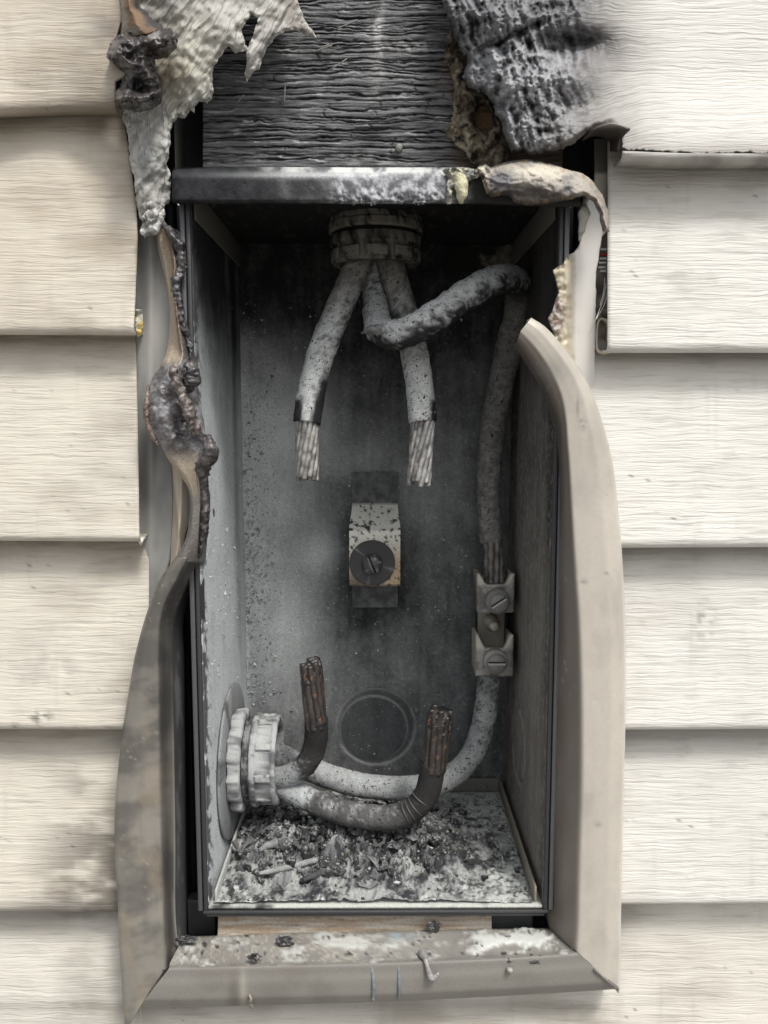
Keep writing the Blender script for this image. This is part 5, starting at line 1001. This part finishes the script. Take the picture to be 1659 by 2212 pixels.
tag(o, 'white nailing flange at the right with torn cream and scorched left edge', 'flange')
blobtube('melted_drip', [(1268, 424, -.004), (1264, 445, -.005), (1262, 465, -.006), (1256, 500, -.002), (1252, 520, .0)], [.0016, .0014, .0034, .0024, .0016, .0008], (.50, .49, .45), M_FOAM, 'thin clear and white melted string hanging under the right end of the flap', 'melted drip')
TF = [(1029, 365), (1045, 352), (1060, 362), (1086, 352), (1110, 346), (1148, 345), (1190, 354), (1225, 366), (1258, 374), (1280, 390), (1302, 422), (1314, 458), (1317, 500), (1304, 496), (1298, 462), (1285, 434), (1262, 420), (1227, 431), (1192, 437), (1148, 442), (1117, 438), (1095, 420), (1060, 424), (1048, 410), (1042, 387)]
def tf_y(u, v, e):
    t = (v - lerp([1029, 1086, 1148, 1258, 1317], [358, 350, 345, 374, 470], u)) / 75.
    return -.016 - .010 * np.sin(np.clip(t, 0, 1) * 2.6) - .0030 * R2(u, v, 34, 3, 20) * sst(1300, 1240, u) - .002 * F2(u, v, 9, 5) * sst(1090, 1050, u) * 1.6 + .008 * sst(6, 0, e) - .003 * sst(1240, 1300, u)
def tf_c(u, v, e, Y):
    t = v - lerp([1029, 1086, 1148, 1258], [358, 350, 345, 374], u)
    c = mixc([.36, .33, .29], [.55, .51, .42], blob(u, v, 1150, 368, 70, 16) + .4 * sst(0, .5, F2(u, v, 40, 3)))
    c = mixc(c, [.10, .10, .115], np.clip(blob(u, v, 1085, 390, 32, 30) + .6 * sst(0, .5, F2(u, v, 50, 8, 20)), 0, .9)); c = mixc(c, [.07, .06, .055], sst(44, 64, t + 12 * F2(u, v, 26, 5)) * sst(1270, 1245, u) * .85)
    c = mixc(c, [.32, .22, .13], .8 * sst(.1, .4, F2(u, v, 14, 11)) * sst(14, 2, e)); c = mixc(c, mixc([.06, .03, .03], [.55, .52, .42], sst(-.2, .3, F2(u, v, 7, 13))), sst(1062, 1044, u)); return mixc(c, [.23, .20, .175], .6 * sst(1255, 1300, u))
o = sheet('melted_flap', TF, tf_y, tf_c, M_MELT, 2.8, .003, jag=1.4, seed=9)
tag(o, 'sagging half melted tan flap of top trim draped over the right end of the hood', 'melted flap')
for k, (u0, v0, w_, cl) in enumerate([(1297, 536, 14, (.7, .7, .7)), (1296, 543, 15, (.7, .7, .72)), (1299, 549, 13, (.5, .04, .05)), (1295, 558, 14, (.7, .7, .72)), (1294, 566, 14, (.7, .7, .7)), (1293, 575, 15, (.7, .7, .7))]): pass
a = Acc()
for (u0, v0, w_, cl) in [(1297, 538, 14, (.7, .7, .7)), (1299, 549, 13, (.45, .03, .04)), (1296, 558, 15, (.7, .7, .72)), (1294, 567, 16, (.68, .68, .7)), (1293, 577, 15, (.7, .7, .7)), (1297, 585, 13, (.65, .65, .65))]:
    q0 = P(u0, v0 + 2.2, .012); q1 = P(u0 + w_, v0 - 2.2, .012); v_, f_ = bbox((q0[0], .0125, q0[2]), (q1[0], .0135, q1[2]), 0); a.add(v_, f_, cl)
tag(a.build('frayed_label', M_GLASSF, None, False), 'frayed striped white and red tape showing in the gap behind the right siding end', 'tape')
a = Acc()
for (u0, v0, u1, v1, y0, y1) in ((1310, 612, 1287, 690, .008, .002), (1312, 640, 1284, 695, .008, .003), (1306, 600, 1296, 660, .010, .006)):
    v_, f_, *_ = tube(np.array([P(u0, v0, y0), P((u0 + u1) / 2 + 3, (v0 + v1) / 2, y0 - .002), P(u1, v1, y1)]), .00022, 6, 20); a.add(v_, f_, (.7, .7, .68))
tag(a.build('glass_fibre', M_GLASSF), 'fine white fibres hanging in the gap beside the right flange', 'fibre')

# ------------------------------------------------------------------ ash and debris on the box floor
nu, nv = 320, 140; s, t = np.meshgrid(np.linspace(0, 1, nu), np.linspace(0, 1, nv))
X = XL + .003 + (XR - XL - .009) * s; Yy = .001 + (DEP - .008) * t
heap = blob(s, t, .28, .42, .24, .32) * .9 + blob(s, t, .60, .42, .28, .32) * .85 + blob(s, t, .2, .75, .25, .25) * .6 + .55 * blob(s, t, .45, .42, .42, .36)
H = .0006 + .0105 * heap * (.55 + .8 * F2(X * 3600, Yy * 3600, 60, 3)) + .0048 * heap * R2(X * 3600, Yy * 3600, 28, 5) + .0022 * np.clip(heap + .15, 0, 1) * F2(X * 3600, Yy * 3600, 9, 7)
H = np.maximum(H, .0004); pt = np.stack([X, Yy, ZB + H], -1)
dk = sst(-.05, .55, 1.0 * heap + .06 + .55 * F2(X * 3600, Yy * 3600, 34, 8) + .5 * F2(X * 3600, Yy * 3600, 10, 9))
c = mixc([.52, .545, .52], [.045, .046, .05], dk); c = mixc(c, [.46, .475, .46], .75 * sst(.0, .5, R2(X * 3600, Yy * 3600, 13, 15)) * sst(-.2, .4, F2(X * 3600, Yy * 3600, 50, 16)) * dk); c = mixc(c, [.30, .31, .31], .5 * sst(0, .5, F2(X * 3600, Yy * 3600, 18, 12)))
v2, f2 = solid_grid(pt, .0003, (0, 0, -1)); o = build('ash_bed', v2, f2, M_ASH, None, np.concatenate([c.reshape(-1, 3)] * 2)); tag(o, 'white ash and black char heaped over the floor of the box', 'ash', None, 'stuff')
ico = bmesh.new(); bmesh.ops.create_icosphere(ico, subdivisions=2, radius=1); IV = np.array([tuple(q.co) for q in ico.verts]); IF = [tuple(q.index for q in k.verts) for k in ico.faces]; ico.free()
ico = bmesh.new(); bmesh.ops.create_icosphere(ico, subdivisions=1, radius=1); IV1 = np.array([tuple(q.co) for q in ico.verts]); IF1 = [tuple(q.index for q in k.verts) for k in ico.faces]; ico.free()
ico = bmesh.new(); bmesh.ops.create_icosphere(ico, subdivisions=3, radius=1); IV3 = np.array([tuple(q.co) for q in ico.verts]); IF3 = [tuple(q.index for q in k.verts) for k in ico.faces]; ico.free()
a = Acc(); k = 0
while k < 3400:
    si, ti = RNG.random(), RNG.random()
    hp = blob(si, ti, .28, .42, .22, .30) + blob(si, ti, .62, .42, .26, .30) + .7 * blob(si, ti, .2, .75, .25, .25)
    if RNG.random() > hp ** 2 * 1.2 + .02: continue
    k += 1
    j, i = int(si * (nu - 1)), int(ti * (nv - 1)); r = min(.0034, RNG.gamma(1.1, .00038) + .0003)
    base_, fc = (IV, IF) if r > .0022 else (IV1, IF1)
    w_ = base_ * RNG.uniform(.55, 1.35, (len(base_), 1)) * RNG.uniform(.5, 1.3, 3) * r
    g_ = RNG.choice([.025, .04, .07, .15, .3, .5], p=[.2, .24, .24, .16, .10, .06]); c = np.array([g_, g_ * 1.01, g_ * 1.03]) if RNG.random() < .93 else np.array([.45, .40, .28]) * RNG.uniform(.5, 1)
    c = mixc(np.tile(c, (len(w_), 1)), [.45, .46, .45], sst(.3, 1.1, base_[:, 2] + RNG.uniform(-.5, .3)) * .5)
    a.add(w_ + pt[i, j] + np.array([0, 0, r * .3]), fc, c)
for k in range(70):                                               # thin curled flakes
    si, ti = np.clip(RNG.normal(.42, .22), .05, .93), np.clip(RNG.normal(.45, .22), .06, .93); j, i = int(si * (nu - 1)), int(ti * (nv - 1)); L_ = RNG.uniform(.002, .0058); wd = L_ * RNG.uniform(.25, .8); cv = RNG.uniform(60, 260)
    xa, xb = np.meshgrid(np.linspace(-1, 1, 7), np.linspace(-1, 1, 5)); e_ = 1 + .4 * RNG.normal(size=xa.shape); q_ = np.stack([xa * L_ * e_, xb * wd * e_, cv * (xa * L_) ** 2 + .0005 * RNG.normal(size=xa.shape)], -1)
    Rm = np.array(Matrix.Rotation(RNG.uniform(0, 6.28), 3, 'Z') @ Matrix.Rotation(RNG.normal() * .5, 3, 'X')); v3, f3 = solid_grid(q_ @ Rm.T, .0004); g_ = RNG.uniform(.04, .30)
    a.add(v3 + pt[i, j] + np.array([0, 0, .0012]), f3, np.array([g_, g_ * 1.01, g_ * 1.03]) * (1 + .5 * F3(v3, .003, k)[:, None]))
for k in range(230):
    h_ = RNG.random(); si, ti = (RNG.normal(.26, .13), RNG.normal(.45, .2)) if h_ < .6 else (RNG.normal(.62, .12), RNG.normal(.45, .16))
    if not (.04 < si < .94 and .06 < ti < .95): continue
    j, i = int(si * (nu - 1)), int(ti * (nv - 1)); r = RNG.uniform(.0022, .0052)
    w_ = IV3 * (1 + .55 * F3(IV3, .8, k)[:, None] + .3 * F3(IV3, .25, k + 3)[:, None]) * RNG.uniform(.5, 1.2, 3) * r
    g_ = RNG.uniform(.02, .07); c = mixc(np.tile([g_, g_ * 1.01, g_ * 1.04], (len(w_), 1)), [.42, .43, .42], sst(0, .6, F3(IV3, .3, k + 7) + .5 * IV3[:, 2] - .3) * .8)
    a.add(w_ + pt[i, j] + np.array([0, 0, r * .1]), IF3, c)
tag(a.build('char_debris', M_ASH, None, False), 'loose chunks of black char and grey ash on the floor of the box', 'debris', None, 'stuff')
# longer burnt flakes lying on the ash
FG = 'burnt flakes on the box floor'
for lab, p, r_, cl in (('long pale grey flake lying on the ash at the left', ((560, 1905, .02), (640, 1885, .03), (735, 1862, .045)), [.0012, .0022, .0020, .0008], (.30, .305, .3)), ('curled grey flake on the ash beside the left wall', ((560, 1840, .05), (590, 1822, .055), (610, 1832, .05), (600, 1850, .045)), [.0015, .003, .003, .0015], (.27, .275, .28)), ('dark twig shaped flake on the ash in front', ((655, 1918, .012), (690, 1900, .02), (720, 1896, .024)), [.0015, .002, .0010], (.08, .08, .085))):
    q_ = np.array([P(*k) for k in p]); q_[:, 2] = np.maximum(ZB + .010, q_[:, 2]); v_, f_, *_ = tube(q_, r_, 10, 30, lambda p_, s_, t_, n_: .0006 * F3(p_, .004)); tag(build('burnt_flake', v_, f_, M_ASH, None, np.array(cl) * (1 + .4 * F3(v_, .005)[:, None])), lab, 'flake', FG)

# ash crumbs caught on the back and left panels
a = Acc(); TV = np.array([(1, 0, -.7), (-1, 0, -.7), (0, 1, .7), (0, -1, .7)]) * .7; TF_ = [(0, 1, 2), (0, 3, 1), (0, 2, 3), (1, 3, 2)]
k = 0
while k < 2600:
    if RNG.random() < .72: u0, v0 = 527 + RNG.gamma(1.2, 24), RNG.normal(1180, 230)
    else: u0, v0 = RNG.uniform(526, 1090), RNG.uniform(650, 1690)
    if not (526 < u0 < 1095 and 640 < v0 < 1680): continue
    k += 1; r = min(.0024, .00028 + RNG.gamma(1.4, .00022) * (1.5 if u0 < 600 else 1)); d = RNG.normal(size=3) * .3
    R_ = Matrix.Rotation(RNG.uniform(0, 6.28), 3, Vector(RNG.normal(size=3).tolist())); B = TV @ np.array(R_).T * r * RNG.uniform(.5, 1.5, 3)
    g_ = RNG.uniform(.28, .62); a.add(B + P(u0, v0, DEP - r * .5), TF_, (g_, g_ * 1.02, g_ * 1.01))
for k in range(500):
    yy = RNG.uniform(.01, .15); zc_ = P(480, RNG.normal(1280, 200), .08)[2]; r = min(.0018, .0003 + RNG.gamma(1.4, .0002)); R_ = Matrix.Rotation(RNG.uniform(0, 6.28), 3, Vector(RNG.normal(size=3).tolist()))
    g_ = RNG.uniform(.35, .65); a.add((TV @ np.array(R_).T) * r * RNG.uniform(.5, 1.4, 3) + np.array([XL + r * .5, yy, zc_]), TF_, (g_, g_ * 1.02, g_ * 1.02))
tag(a.build('ash_flakes', M_ASH, None, False), 'tiny pale ash flakes sprinkled over the back and left panels', 'ash', None, 'stuff')
